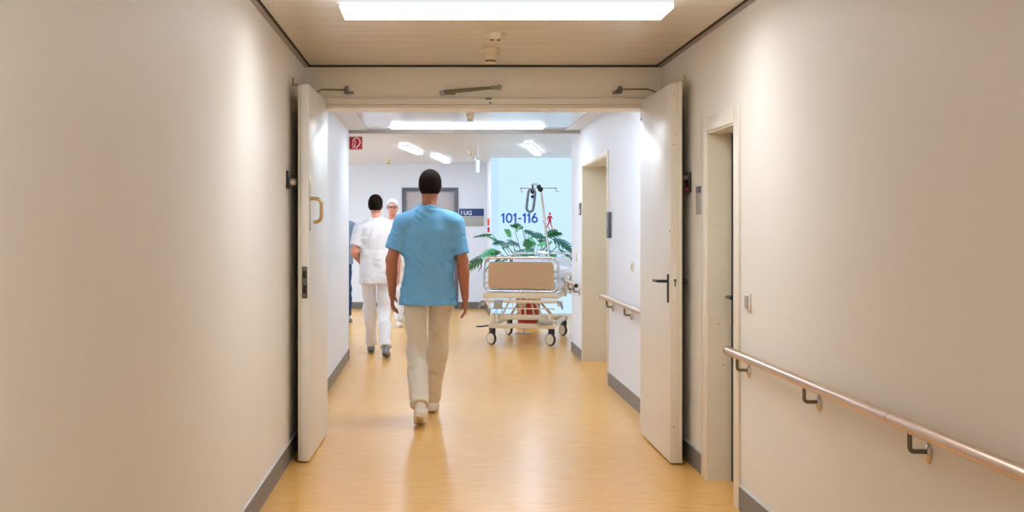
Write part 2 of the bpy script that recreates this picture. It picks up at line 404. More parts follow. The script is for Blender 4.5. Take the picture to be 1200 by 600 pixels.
# hall back door
t = thing('door_5', 'grey beige door in a slate frame on the back wall', 'door', ((DX0+DX1)/2, YB, 0), kind='structure')
b = MB(); b.box(DX0-.06, DX0+.004, YB-.015, YB+.1, 0, DZ+.06, .003); b.box(DX1-.004, DX1+.06, YB-.015, YB+.1, 0, DZ+.06, .003); b.box(DX0, DX1, YB-.015, YB+.1, DZ, DZ+.06, .003)
b.build('door_frame', M['frame_grey'], t)
MB().box(DX0+.006, DX1-.006, YB+.02, YB+.06, .006, DZ-.004, .003).build('leaf', M['door_grey'], t)
h = MB().box(DX0+.06, DX0+.10, YB+.012, YB+.0195, .93, 1.13, .003).build('handle_plate', M['steel'], t)
MB().tube([(DX0+.08, YB+.013, 1.05), (DX0+.08, YB-.035, 1.05), (DX0+.09, YB-.04, 1.05), (DX0+.2, YB-.04, 1.05)], .009).build('lever', M['steel'], h)

# ------------------------------------------------------------------ open fire door leaves
def screw(mb, c, ax, r=.004):
    c = Vector(c); mb.cyl(c, c+Vector(ax)*.002, r, seg=8)
# left leaf. local build in world coords (slight lean handled by shear-free rotation)
def leaf_frame(hx, hy, tx, ty):
    """local axes: u along leaf from hinge to tip, n = outward to the wall"""
    u = Vector((tx-hx, ty-hy, 0)); L = u.length; u.normalize()
    return Vector((hx, hy, 0)), u, L
def leaf_box(mb, o, u, n, l0, l1, t0, t1, z0, z1, bev=0):
    m = Matrix(((u.x, n.x, 0, o.x), (u.y, n.y, 0, o.y), (0, 0, 1, 0), (0, 0, 0, 1)))
    mb.box(l0, l1, t0, t1, z0, z1, bev, m)
def P(o, u, n, l, t, z): return o+u*l+n*t+Vector((0, 0, z))

# LEFT
o_, u_, L_ = leaf_frame(-.729, 8.66, -.751, 7.61); n_ = Vector((u_.y, -u_.x, 0))
if n_.x > 0: n_ = -n_
d1 = thing('door_1', 'open cream door leaf on the left with a curved pull handle', 'door', (o_.x, o_.y, 0), kind='structure')
LT = 2.253
b = MB(); leaf_box(b, o_, u_, n_, .0, L_, .0, .048, .012, LT, .0025); b.build('leaf', M['leaf'], d1)
b = MB(); leaf_box(b, o_, u_, n_, .02, L_-.012, .0485, .066, .012, LT+.0, .002); b.build('rebate', M['leaf_edge'], d1)
b = MB(); leaf_box(b, o_, u_, n_, L_+.0003, L_+.0022, .008, .042, .98, 1.17, .0005); lp = b.build('lock_plate', M['steel_dark'], d1)
b = MB(); leaf_box(b, o_, u_, n_, L_+.0024, L_+.008, .014, .036, 1.10, 1.145, .001); leaf_box(b, o_, u_, n_, L_+.0024, L_+.004, .014, .036, 1.01, 1.06, .0005)
b.build('latch_keep', M['black'], lp)
b = MB(); leaf_box(b, o_, u_, n_, L_-.055, L_-.025, -.004, -.0005, 1.38, 1.72, .001); hp = b.build('handle_plate', M['brass'], d1)
pts = [P(o_, u_, n_, L_-.04, -.003, 1.575)]
for k in range(7):
    a = PI/2*k/6; pts.append(P(o_, u_, n_, L_-.04, -.035-.035*math.sin(a), 1.54+.035*math.cos(a)))
for k in range(7):
    a = PI/2*k/6; pts.append(P(o_, u_, n_, L_-.04, -.035-.035*math.cos(a), 1.47-.035*math.sin(a)))
pts.append(P(o_, u_, n_, L_-.04, -.022, 1.435))
MB().tube(pts, .0105).build('pull_handle', M['brass'], hp)
b = MB(); leaf_box(b, o_, u_, n_, L_-.05, L_-.02, .05, .105, LT-.0, LT+.005); leaf_box(b, o_, u_, n_, L_-.04, L_-.03, .095, .105, LT+.004, LT+.045)
b.build('top_catch', M['steel_dark'], d1)
b = MB()
for zz in (.25, 1.1, 1.95): b.cyl((o_.x-.02, o_.y+.012, zz), (o_.x-.02, o_.y+.012, zz+.1), .011)
b.build('hinge', M['steel'], d1)
# RIGHT
o_, u_, L_ = leaf_frame(1.389, 8.66, 1.389, 7.55); n_ = Vector((1, 0, 0))
d2 = thing('door_2', 'open cream door leaf on the right with a black lever handle', 'door', (o_.x, o_.y, 0), kind='structure')
b = MB(); leaf_box(b, o_, u_, n_, .0, L_-.012, .0, .046, .012, LT, .0025); b.build('leaf', M['leaf'], d2)
b = MB(); leaf_box(b, o_, u_, n_, .02, L_, .0465, .068, .012, LT+.012, .002); leaf_box(b, o_, u_, n_, L_-.0118, L_-.002, .0, .0462, .012, LT, .001); b.build('rebate', M['leaf_edge'], d2)
b = MB(); leaf_box(b, o_, u_, n_, L_-.001, L_+.001, .012, .040, .98, 1.17, .0008); lp = b.build('lock_plate', M['white'], d2)
b = MB(); c = P(o_, u_, n_, L_+.001, .026, 1.09); b.cyl(c, c+u_*.004, .009); c = P(o_, u_, n_, L_+.001, .026, 1.065); leaf_box(b, o_, u_, n_, L_+.001, L_+.004, .022, .030, 1.055, 1.085)
b.build('lock_cylinder', M['steel_dark'], lp)
b = MB(); leaf_box(b, o_, u_, n_, L_-.085, L_-.050, -.009, -.0005, .955, 1.125, .003); hp = b.build('handle_plate', M['black'], d2)
MB().tube([P(o_, u_, n_, L_-.068, -.006, 1.083), P(o_, u_, n_, L_-.068, -.05, 1.083), P(o_, u_, n_, L_-.078, -.062, 1.083), P(o_, u_, n_, L_-.19, -.068, 1.083)], .0095).build('lever', M['black'], hp)
b = MB(); leaf_box(b, o_, u_, n_, L_-.085, L_-.050, .0685, .076, .955, 1.125, .003); hp = b.build('handle_plate', M['black'], d2)
MB().tube([P(o_, u_, n_, L_-.068, .074, 1.083), P(o_, u_, n_, L_-.068, .100, 1.083), P(o_, u_, n_, L_-.078, .106, 1.083), P(o_, u_, n_, L_-.19, .108, 1.083)], .0085).build('lever', M['black'], hp)
b = MB(); leaf_box(b, o_, u_, n_, L_-.05, L_-.02, .06, .095, LT+.012, LT+.017); leaf_box(b, o_, u_, n_, L_-.045, L_-.025, .085, .095, LT+.016, LT+.055)
b.build('top_catch', M['brass'], d2)
b = MB()
for zz in (.25, 1.1, 1.95): b.cyl((o_.x+.02, o_.y+.012, zz), (o_.x+.02, o_.y+.012, zz+.1), .011)
b.build('hinge', M['steel'], d2)
b = MB(); c = P(o_, u_, n_, .03, -.0005, 2.13); b.cyl(c, c+Vector((-.004, 0, 0)), .006); c = P(o_, u_, n_, L_-.02, -.0005, 1.38); b.cyl(c, c+Vector((-.004, 0, 0)), .005)
b.build('stud', M['steel_dark'], d2)

# closer arms, coordinator on header
def arm_thing(name, label, parts, base):
    t = thing(name, label, 'door fitting', base)
    return t
y = YF-.025
t = thing('closer_arm', 'slim steel closer arm above the left door leaf', 'door fitting', (-.56, YF, 2.31))
b = MB(); b.box(-.605, -.545, YF-.022, YF-.0005, 2.295, 2.312, .002); b.build('bracket', M['steel_dark'], t)
MB().cyl((-.59, YF-.028, 2.300), (-.59, YF-.028, 2.345), .012).build('pivot', M['steel_dark'], t)
MB().tube([(-.59, YF-.03, 2.320), (-.75, YF-.10, 2.315), (-.77, YF-.20, 2.290), (-.77, YF-.28, 2.256)], .0055).build('rod', M['steel_dark'], t)
t = thing('closer_arm', 'slim steel closer arm above the right door leaf', 'door fitting', (1.25, YF, 2.31))
b = MB(); b.box(1.185, 1.245, YF-.022, YF-.0005, 2.295, 2.312, .002); b.build('bracket', M['steel_dark'], t)
b = MB(); b.cyl((1.235, YF-.028, 2.300), (1.235, YF-.028, 2.345), .012); b.tube([(1.20, YF-.028, 2.305), (1.235, YF-.028, 2.335)], .008); b.build('pivot', M['steel_dark'], t)
MB().tube([(1.235, YF-.03, 2.325), (1.40, YF-.10, 2.318), (1.43, YF-.20, 2.295), (1.43, YF-.28, 2.268)], .0055).build('rod', M['steel_dark'], t)
t = thing('door_coordinator', 'diagonal steel coordinator bar in the middle of the header', 'door fitting', (.08, YF, 2.30))
b = MB(); b.box(.03, .135, YF-.028, YF-.0005, 2.292, 2.314, .003); b.cyl((.05, YF-.035, 2.303), (.05, YF-.0, 2.303), .016); b.build('bracket', M['steel_dark'], t)
b = MB(); b.tube([(.06, YF-.034, 2.305), (.20, YF-.036, 2.319), (.42, YF-.036, 2.338)], .010, rs=[.012, .012, .008]); b.build('bar', M['steel_dark'], t)
b = MB(); b.cyl((.425, YF-.05, 2.338), (.425, YF-.022, 2.338), .017); b.cyl((.385, YF-.048, 2.335), (.385, YF-.024, 2.335), .013); b.build('roller', M['steel_dark'], t)
for i, (x, z, w) in enumerate(((.335, 2.262, .04), (.36, 2.235, .016))):
    b = MB(); b.box(x, x+w, YF-.0225, YF-.0203, z-.004, z+.004); tag(b.build('frame_keep', M['dark'], smooth=False),
        ('dark strike slots in the frame under the coordinator bar', 'tiny dark catch hole on the lower frame edge')[i], 'door fitting')

# wall magnets holding the leaves
t = thing('door_magnet', 'black door holding magnet on the left wall', 'door magnet', (XL, 7.56, 1.67))
MB().box(XL+.0005, XL+.022, 7.50, 7.60, 1.63, 1.735, .004).build('housing', M['black'], t)
MB().cyl((XL+.022, 7.55, 1.67), (XL+.048, 7.55, 1.67), .022).build('magnet_face', M['steel'], t)
MB().cyl((XL+.0482, 7.555, 1.67), (XL+.0555, 7.555, 1.67), .016).build('stem', M['steel_dark'], t)
t = thing('door_magnet', 'black door magnet with a red button on the right wall', 'door magnet', (XR, 7.6, 1.67))
MB().box(XR-.020, XR-.0005, 7.56, 7.66, 1.61, 1.73, .004).build('housing', M['black'], t)
MB().cyl((XR-.046, 7.60, 1.70), (XR-.020, 7.60, 1.70), .024).build('magnet_face', M['steel_dark'], t)
MB().cyl((XR-.030, 7.59, 1.63), (XR-.020, 7.59, 1.63), .012).build('button', M['red_sign'], t)

# door plate and switch
t = thing('door_sign', 'small grey plate with dark top beside the framed door', 'sign', (XR, 7.33, 1.49))
MB().box(XR-.008, XR-.0005, 7.285, 7.40, 1.478, 1.60, .001).build('plate', M['grey_plate'], t)
MB().box(XR-.009, XR-.0005, 7.285, 7.40, 1.602, 1.638, .001).build('name_strip', M['frame_grey'], t)
t = thing('light_switch', 'cream rocker light switch beside the near framed door', 'light switch', (XR, 6.17, 1.0))
MB().box(XR-.012, XR-.0005, 6.13, 6.21, 1.00, 1.085, .003).build('switch_plate', M['frame'], t)
MB().box(XR-.018, XR-.0125, 6.142, 6.198, 1.012, 1.073, .002).build('rocker', M['grey_plate'], t)
t = thing('wall_socket', 'small cream wall plate above the passage handrail', 'wall plate', (XR2, 9.95, 1.1))
MB().box(XR2-.010, XR2-.0005, 9.98, 10.06, 1.055, 1.135, .002).build('plate', M['cream'], t)
MB().box(XR2-.012, XR2-.0102, 10.005, 10.035, 1.075, 1.115).build('insert', M['steel_dark'], t, smooth=False)
t = thing('card_reader', 'dark upright card reader beside the wide door recess', 'card reader', (XR2, 11.3, 1.35))
MB().box(XR2-.03, XR2-.0005, 11.24, 11.36, 1.31, 1.54, .004).build('housing', M['frame_grey'], t)
MB().box(XR2-.038, XR2-.0302, 11.26, 11.34, 1.40, 1.46, .002).build('reader_face', M['grey_plate'], t)
t = thing('door_sign', 'slim dark room plate past the wide door recess', 'sign', (XR2, 13.6, 1.5))
MB().box(XR2-.012, XR2-.0005, 13.54, 13.70, 1.535, 1.665, .002).build('plate', M['frame_grey'], t)
MB().box(XR2-.0135, XR2-.0122, 13.56, 13.68, 1.55, 1.60).build('name_strip', M['grey_plate'], t, smooth=False)
t = thing('wall_socket', 'tiny pale green edged wall plate near the passage end', 'wall plate', (XR2, 13.9, 1.05))
MB().box(XR2-.008, XR2-.0005, 13.95, 14.03, 1.03, 1.12, .002).build('plate', M['cream'], t)

# handrails
def handrail(label, xw, y0, y1, brs, joint=None, z=.79, off=.062, cap0=True, cap1=True):
    t = thing('handrail', label, 'handrail', (xw, (y0+y1)/2, z-.1), group=None)
    x = xw-off; r = .021
    segs = [(y0, y1)] if joint is None else [(y0, joint-.002), (joint+.002, y1)]
    for (a, c) in segs: MB().cyl((x, a, z), (x, c, z), r, seg=48).build('rail', M['rail'], t)
    if joint is not None: MB().cyl((x, joint-.002, z), (x, joint+.002, z), r*.9, seg=24).build('joint', M['dark'], t)
    for yy, s in ((y0, -1), (y1, 1)):
        MB().lathe([(r*1.04, 0), (r*1.04, .012*s), (r*.7, .02*s)], (x, yy, z), axis='Y').build('end_cap', M['black'], t)
    for yy in brs:
        b = MB().lathe([(.022, 0), (.022, -.006), (.017, -.012), (.012, -.014)], (xw-.0005, yy, z-.072), axis='X', seg=24)
        for v in b.bm.verts: v.co.z = (z-.080)+(v.co.z-(z-.072))*1.55
        b.build('wall_plate', M['steel'], t)
        pts = [(xw-.012, yy, z-.075)]+[(x+.014-.014*math.sin(a*PI/12), yy, z-.061-.014*math.cos(a*PI/12)) for a in range(0, 7)]+[(x, yy, z-.018)]
        MB().tube(pts, .0075).build('bracket_arm', M['steel_dark'], t)
    return t
handrail('brushed steel handrail along the near right wall', XR, 1.0, 6.35, (6.16, 5.04, 3.92, 2.80, 1.68), joint=4.08)
handrail('short steel handrail on the passage wall behind the right leaf', XR2, 8.95, 11.42, (11.1, 10.05), z=.79)
handrail('stub of steel handrail at the far corner of the passage', XR2, 13.50, 14.62, (13.7, 14.3), z=.79)

# ------------------------------------------------------------------ ceiling lights and detectors
def luminaire(label, xc, y0, y1, w, zc, zb, group='wide box lights across the corridor', lm='lamp'):
    t = thing('ceiling_light', label, 'ceiling light', (xc, (y0+y1)/2, zb), group)
    MB().box(xc-w/2, xc+w/2, y0, y1, zb+.0235, max(zc-.0005, zb+.028), .002).build('housing', M['lamp_side'], t)
    b = MB().box(xc-w/2, xc+w/2, y0, y1, zb, zb+.0215, .001); b.build('diffuser', M[lm], t)
    b = MB().box(xc-w/2+.004, xc+w/2-.004, y0+.004, y1-.004, zb+.0215, zb+.0235); b.build('seam', M['grey_plate'], t, smooth=False)
    b = MB().box(xc-w/2-.04, xc+w/2+.03, y1+.002, y1+.008, zc-.006, zc-.0005); b.build('mounting_rail', M['lamp_body'], t, smooth=False)
    return t
luminaire('wide white ceiling light box at the top of the photo', .325, 5.81, 6.15, 1.515, ZC, 2.40)
luminaire('added wide ceiling light box out of view nearest the viewpoint', .325, .9, 1.24, 1.515, ZC, 2.40)  # unseen light, added to brighten the near corridor
luminaire('added wide ceiling light box behind the viewpoint', .325, -2.9, -2.56, 1.515, ZC, 2.40)  # also added, lifts the corridor light from behind the camera
xc = W(547, 0, 13.3).x
t = luminaire('long thin white light at the end of the passage ceiling', xc, 13.05, 13.30, 1.56, ZC2, 2.425, lm='lamp_passage')
t = luminaire('short white light behind the door header in the passage', W(565, 0, 10.7).x, 10.55, 10.8, .32, ZC2, 2.42, lm='lamp_passage')
t = luminaire('added wide passage light hidden above the header', .32, 9.3, 9.55, 1.4, ZC2, 2.40, lm='lamp_passage')  # unseen, added behind the header to brighten the passage

def hall_light(label, px0, py0, px1, py1, w=.11, group='slanted light strips on the hall ceiling'):
    ya = (ZC3-.035-H)*F/(PY-py0); yb = (ZC3-.035-H)*F/(PY-py1)
    a = W(px0, py0, ya); c = W(px1, py1, yb); a.z = c.z = ZC3-.03
    m = (a+c)/2; d = c-a; d.z = 0; L = d.length; d.normalize(); ang = math.atan2(d.y, d.x)
    t = thing('ceiling_light', label, 'ceiling light', (m.x, m.y, ZC3-.03), group, local=True)
    t.rotation_euler.z = ang
    b = MB(); b.box(-L/2, L/2, -w/2, w/2, .012, .0295, .001); b.build('housing', M['lamp_body'], t)
    b = MB(); b.box(-L/2+.005, L/2-.005, -w/2+.005, w/2-.005, 0, .0115, .001); b.build('diffuser', M['lamp_hall'], t)
    return t
hall_light('left of the slanted white light strips on the hall ceiling', 472, 173, 491, 181)
hall_light('farthest slanted light strip right above the blue shirted man', 509, 184, 524, 191)
hall_light('slanted light strip above the daylit glass and the bed', 619, 171, 630, 182)
# extra strips added out of view to either side, to brighten the hall
for (x, y) in ((-2.6, 16.5), (-2.2, 19.5), (3.3, 16.8)):
    t = thing('ceiling_light', {-2.6: 'added light strip in the left part of the hall', -2.2: 'added light strip near the back of the hall on the left', 3.3: 'added light strip in the right part of the hall'}[x], 'ceiling light', (x, y, ZC3-.03), local=True)
    t.rotation_euler.z = math.radians(78)
    MB().box(-.8, .8, -.1, .1, .012, .0295, .001).build('housing', M['lamp_body'], t)
    MB().box(-.795, .795, -.095, .095, 0, .0115, .001).build('diffuser', M['lamp_hall'], t)

def detector(label, p, zc, s=1.0, flat=False):
    t = thing('smoke_detector', label, 'smoke detector', (p.x, p.y, zc), 'smoke detectors on the ceilings')
    if flat:
        MB().lathe([(.060*s, 0), (.060*s, -.012*s), (.045*s, -.036*s), (.0, -.036*s+1e-4)][:3], (p.x, p.y, zc-.0005), seg=6).build('housing', M['cream'], t)
        for dx in (-.018, .018): MB().cyl((p.x+dx*s, p.y-.02*s, zc-.037*s), (p.x+dx*s, p.y-.02*s, zc-.043*s), .009*s).build('sensor', M['dark'], t)
    else:
        MB().lathe([(.056*s, 0), (.056*s, -.024*s), (.052*s, -.036*s)], (p.x, p.y, zc-.0005)).build('housing', M['cream'], t)
        MB().lathe([(.038*s, -.0365*s), (.036*s, -.076*s)], (p.x, p.y, zc)).build('neck', M['cream'], t)
        MB().lathe([(.031*s, -.0763*s), (.031*s, -.084*s)], (p.x, p.y, zc)).build('sensor_gap', M['dark'], t)
        MB().lathe([(.036*s, -.0843*s), (.036*s, -.092*s), (.03*s, -.096*s)], (p.x, p.y, zc)).build('end_cap', M['cream'], t)
    return t
detector('faceted cream detector just behind the near ceiling light', W(580.5, 0, 7.15), ZC, flat=True)
detector('cream cylindrical smoke detector in front of the header', W(574.5, 0, 7.72), ZC)
detector('cream smoke detector on the passage ceiling', W(551, 0, 11.7), ZC2-.004, .72)
detector('smoke detector on the hall ceiling by the hanging sign', W(551, 0, 18.3), ZC3, .72)
detector('smoke detector over the head of the person in white', W(455, 0, 20.6), ZC3, .9)

# exit sign hanging edge-on
p = W(560, 0, 17.2)
t = thing('exit_sign', 'small glowing exit sign hanging edge on from hall ceiling', 'exit sign', (p.x, p.y, 2.15))
b = MB(); b.box(p.x-.018, p.x+.018, p.y-.15, p.y+.15, 2.15, 2.30, .004); b.build('housing', M['exit'], t)
b = MB(); b.box(p.x-.03, p.x+.03, p.y-.155, p.y+.155, 2.302, 2.345, .004); b.build('carrier', M['lamp_body'], t)
for q_ in (-.1, .1): MB().cyl((p.x, p.y+q_, 2.345), (p.x, p.y+q_, ZC3), .007).build('hanger', M['lamp_body'], t)

# ------------------------------------------------------------------ signs
# fire hose sign sticking out at the end of the left passage wall
y = YL3+.03; x0, x1 = W(409, 0, y).x, W(425, 0, y).x; z1, z0 = W(0, 160, y).z, W(0, 175.5, y).z
x0 = XL2+.0005
t = thing('fire_hose_sign', 'red square fire hose sign at the left passage corner', 'sign', (x0, y, z0))
MB().box(x0, x1, y-.006, y, z0, z1, .001).build('sign_plate', M['red_sign'], t)
s_ = z1-z0; yy = y-.0065
def sg(u, v): return (x0+(x1-x0)*u, yy, z0+s_*v)
b = MB()
fr = [sg(.04, .04), sg(.96, .04), sg(.96, .96), sg(.04, .96)]
for i in range(4): b.tube([fr[i], fr[(i+1) % 4]], .0012, seg=6)
b.tube([sg(.28, .12), sg(.28, .62), sg(.40, .70), sg(.50, .60), sg(.42, .48)], .0022, seg=6)
b.tube([sg(.28, .70), sg(.38, .84), sg(.60, .90), sg(.78, .76), sg(.82, .54), sg(.72, .34), sg(.52, .14)], .0045, seg=6)
b.tube([sg(.42, .14), sg(.42, .44)], .0035, seg=6)
b.build('hose_pictogram', M['white_ink'], t)

# floor sign "1 UG"
y = YB-.012; A = W(538, 244.5, y); B = W(567, 265, y)
t = thing('wall_sign', 'navy and grey wall sign beside the grey back door', 'sign', (A.x, YB, B.z))
zs = W(0, 253, y).z
MB().box(A.x, B.x, y, YB-.0005, zs, A.z, .002).build('blue_panel', M['blue_sign'], t)
MB().box(A.x, B.x, y, YB-.0005, B.z, zs-.002, .002).build('grey_panel', M['grey_plate'], t)
q = W(539, 251.8, y-.003); [text_mesh(c_, 'letter', M['white_ink'], .10, q+Vector((dx_, 0, 0)), t, depth=.001, bold=.001) for c_, dx_ in (('1', 0), ('U', .062), ('G', .135))]
q = W(539.3, 262, y-.003); b = MB().cyl((q.x+.02, y-.003, q.z+.05), (q.x+.02, y-.0002, q.z+.05), .016); b.build('dot', M['blue_sign'], t)

# 101-116 lettering on the glass
q = W(587.3, 261.3, YW); U = YW/F; CH = 11.6
t = thing('room_number_lettering', 'large blue room numbers 101-116 on the daylit glass', 'lettering', (q.x, YW, q.z))
def stroke_ring(b, cx, cz, rx, rz, w, a0=0, a1=360, n=28):
    P0 = []; P1 = []
    for k in range(n+1):
        a = math.radians(a0+(a1-a0)*k/n); P0.append((cx+rx*math.cos(a), cz+rz*math.sin(a))); P1.append((cx+(rx-w)*math.cos(a), cz+(rz-w)*math.sin(a)))
    for k in range(n): b.prism([P0[k], P0[k+1], P1[k+1], P1[k]], (q.x, YW-.001, q.z), (U, 0, 0), (0, 0, U), (0, -.004, 0))
def flat(b, pts): b.prism(pts, (q.x, YW-.001, q.z), (U, 0, 0), (0, 0, U), (0, -.004, 0))
def one(x):
    b = MB(); flat(b, [(x+1.7, 0), (x+3.9, 0), (x+3.9, CH), (x+2.3, CH), (x, CH-2.0), (x, CH-4.2), (x+1.7, CH-3.0)]); b.build('numeral', M['blue_text'], t, smooth=False)
one(0)
b = MB(); stroke_ring(b, 9.3, CH/2, 4.1, CH/2+.15, 2.1); bmesh.ops.remove_doubles(b.bm, verts=b.bm.verts[:], dist=1e-5); b.build('numeral', M['blue_text'], t, smooth=False)
one(14.0)
b = MB(); flat(b, [(19.8, 4.2), (23.6, 4.2), (23.6, 6.1), (19.8, 6.1)]); b.build('hyphen', M['blue_text'], t, smooth=False)
one(25.0); one(30.2)
b = MB(); stroke_ring(b, 39.2, 3.9, 4.0, 3.95, 2.1); flat(b, [(35.4, 5.2), (37.5, 5.6), (41.6, CH), (38.9, CH)]); bmesh.ops.remove_doubles(b.bm, verts=b.bm.verts[:], dist=1e-5); b.build('numeral', M['blue_text'], t, smooth=False)
# red walking figure
q = W(644, 268, YW-.006); s = .0134
b = MB()
def pz(x, z): return (q.x+x*s, z*s)
def poly(pts): b.prism([(x*s, z*s) for x, z in pts], (q.x, YW-.004, q.z), (1, 0, 0), (0, 0, 1), (0, -.004, 0))
b.cyl((q.x+.2*s, YW-.008, q.z+17.6*s), (q.x+.2*s, YW-.004, q.z+17.6*s), 1.5*s, seg=14)
poly([(-1.6, 15.4), (1.8, 15.4), (2.0, 9), (-1.4, 9)])
poly([(1.4, 15.4), (2.0, 15.2), (4.0, 12.0), (3.4, 11.2), (1.6, 13.2)])
poly([(-1.4, 15.2), (-3.6, 12.2), (-3.2, 9.8), (-2.4, 9.9), (-2.5, 12.0), (-1.4, 13.2)])
poly([(-1.4, 9.2), (.6, 9.2), (-.6, 5), (-3.4, 1.2), (-4.4, 2.0), (-2.3, 5.6)])
poly([(.2, 9.2), (2.0, 9.2), (2.4, 5), (3.8, 1.0), (2.7, .6), (.9, 4.8)])
poly([(-8.5, 9.5), (-5.5, 7.2), (-6.2, 6.8), (-9, 8.8)]); poly([(4.0, .4), (7.2, -1.2), (6.8, -2.0), (3.6, -.4)])
poly([(-2.4, 3), (.4, .4), (-.2, -.4), (-3.2, 2.2)])
tag(b.build('walking_pictogram', M['red_text'], smooth=False), 'red walking figure pictogram right of the numbers', 'pictogram')
# red boxes at the return wall
t = thing('fire_call_point', 'narrow orange and red alarm box on the return wall', 'alarm box', (.875, 20.9, 1.35))
MB().box(.845, .8745, 20.60, 20.72, 1.44, 1.555, .004).build('upper_box', M['orange'], t)
MB().box(.845, .8745, 20.60, 20.72, 1.33, 1.41, .004).build('lower_box', M['red_sign'], t)

# ------------------------------------------------------------------ potted plant
pc = Vector((W(619, 0, 18.95).x, 18.95, 0))
t = thing('potted_plant', 'large leafy plant with split green leaves behind the bed', 'plant', pc)
pot = MB().lathe([(.15, 0), (.155, .01), (.195, .50), (.21, .51), (.21, .56), (.19, .56), (.185, .52), (.02, .515)], pc, seg=40).build('pot', M['pot'], t)
MB().lathe([(.180, .50), (.17, .535), (.02, .545)], pc, seg=30).build('soil', M['soil'], t)
def plant_leaf(base, tip_dir, L, droop, m, lobes=6, stemroot=None):
    d = Vector(tip_dir).normalized(); up = Vector((0, 0, 1))
    side = d.cross(up)
    if side.length < .1: side = Vector((1, 0, 0))
    side.normalize(); roll = random.uniform(-.7, .7)
    side = Matrix.Rotation(roll, 3, d) @ side
    nrm = side.cross(d).normalized()
    b = MB(); bm = b.bm
    def mid(t): return base+d*L*t-Vector((0, 0, 1))*droop*L*t*t
    n = lobes; th = .0015
    def quad(pts):
        A = [bm.verts.new(p+nrm*th) for p in pts]; B = [bm.verts.new(p-nrm*th) for p in pts]
        bm.faces.new(A); bm.faces.new(B[::-1]); k = len(A)
        for i in range(k): bm.faces.new((A[i], B[i], B[(i+1) % k], A[(i+1) % k]))
    for i in range(n):
        t0 = i/n*.86; t1 = t0+.86/n*.95
        ln = L*.50*math.sin(PI*(.22+.66*(i+.5)/n))**.8
        for sg_ in (-1, 1):
            a0, a1 = mid(t0), mid(t1); fwd = .30+.35*i/n
            c = (a0+a1)/2+side*sg_*ln*.55+d*ln*fwd*.6-Vector((0, 0, 1))*ln*.08
            tip = (a0+a1)/2+side*sg_*ln+d*ln*fwd*1.2-Vector((0, 0, 1))*ln*.28
            wv = d*L*.055
            quad([a0, a1, c+wv*1.25, tip, c-wv*1.1])
    a0, a1 = mid(.84), mid(1.06); c = mid(.95)
    quad([a0, c+side*L*.06, a1, c-side*L*.06])
    b.tube([mid(k/5) for k in range(6)], .003, seg=6)
    return b
spots = [  # px, py, dirx(px), diry(px), length
 (577, 275, -14, -3, .34), (572, 296, -16, 4, .36), (584, 283, -10, -9, .30), (566, 304, -14, 4, .34), (590, 300, -12, 5, .30),
 (588, 290, 8, -7, .28), (598, 278, -3, -9, .24), (604, 272, 5, -9, .22), (612, 268, -6, -5, .26), (614, 270, 8, 1, .26),
 (602, 292, 9, 2, .28), (607, 298, -6, 6, .28), (618, 281, 6, -5, .26), (624, 277, 8, -3, .28), (630, 288, 9, -6, .30),
 (622, 296, 6, 5, .28), (640, 277, 9, -7, .32), (648, 280, 10, 2, .36), (652, 288, 10, 6, .34), (641, 292, 4, 8, .30),
 (656, 292, 10, 5, .32), (634, 300, 8, 4, .28), (583, 304, -10, 6, .30), (596, 303, 4, 6, .26), (646, 298, 8, 6, .28),
 (592, 284, -8, -2, .26), (628, 284, -6, -6, .24), (638, 284, 2, -10, .26), (586, 297, -8, -3, .30), (608, 286, -6, -3, .30), (616, 290, 3, -6, .28), (626, 292, -8, 2, .28), (634, 294, 4, -5, .30), (644, 287, -6, -5, .28), (596, 290, -6, -6, .28), (606, 295, 6, -4, .26), (650, 296, -4, 5, .26), (656, 285, 10, 3, .28), (580, 292, -9, 2, .28), (600, 300, -10, 3, .28), (612, 301, 6, 4, .26), (576, 300, -10, 7, .30), (660, 300, 6, 5, .26)]
gm = [M['leaf_green'], M['leaf_deep'], M['leaf_light'], M['leaf_green']]
st = []
for i, (px, py, dx, dy, L) in enumerate(spots):
    y = min(19.6, max(18.05, 18.8+random.uniform(-.45, .5)))
    base = W(px, py, y)
    dv = Vector((dx, random.uniform(-6, 6), -dy))
    L *= .80
    lf = plant_leaf(base, dv, L, .35, gm[i % 4]).build('leaf', gm[i % 4], t, smooth=False)
    root = pc+Vector((random.uniform(-.1, .1), random.uniform(-.1, .1), .53))
    midp = root*.45+base*.55; midp.z = base.z*.62+root.z*.38; midp.x = root.x*.6+base.x*.4
    pts = []
    for k in range(9):
        q_ = k/8; pts.append(root*(1-q_)**2+midp*2*q_*(1-q_)+base*q_*q_)
    MB().tube(pts, .006, seg=6, rs=[.008-.004*k/8 for k in range(9)]).build('stem', M['stem'], t)

# ------------------------------------------------------------------ hospital bed (local coords, then placed)
BA = math.radians(-11.5)
bc = Vector((1.02, 15.22, 0))      # centre of the foot end on the floor
bed = thing('hospital_bed', 'cream wheeled hospital bed with tan footboard parked at corner', 'bed', bc, local=True)
bed.rotation_euler.z = BA
Wd = .445
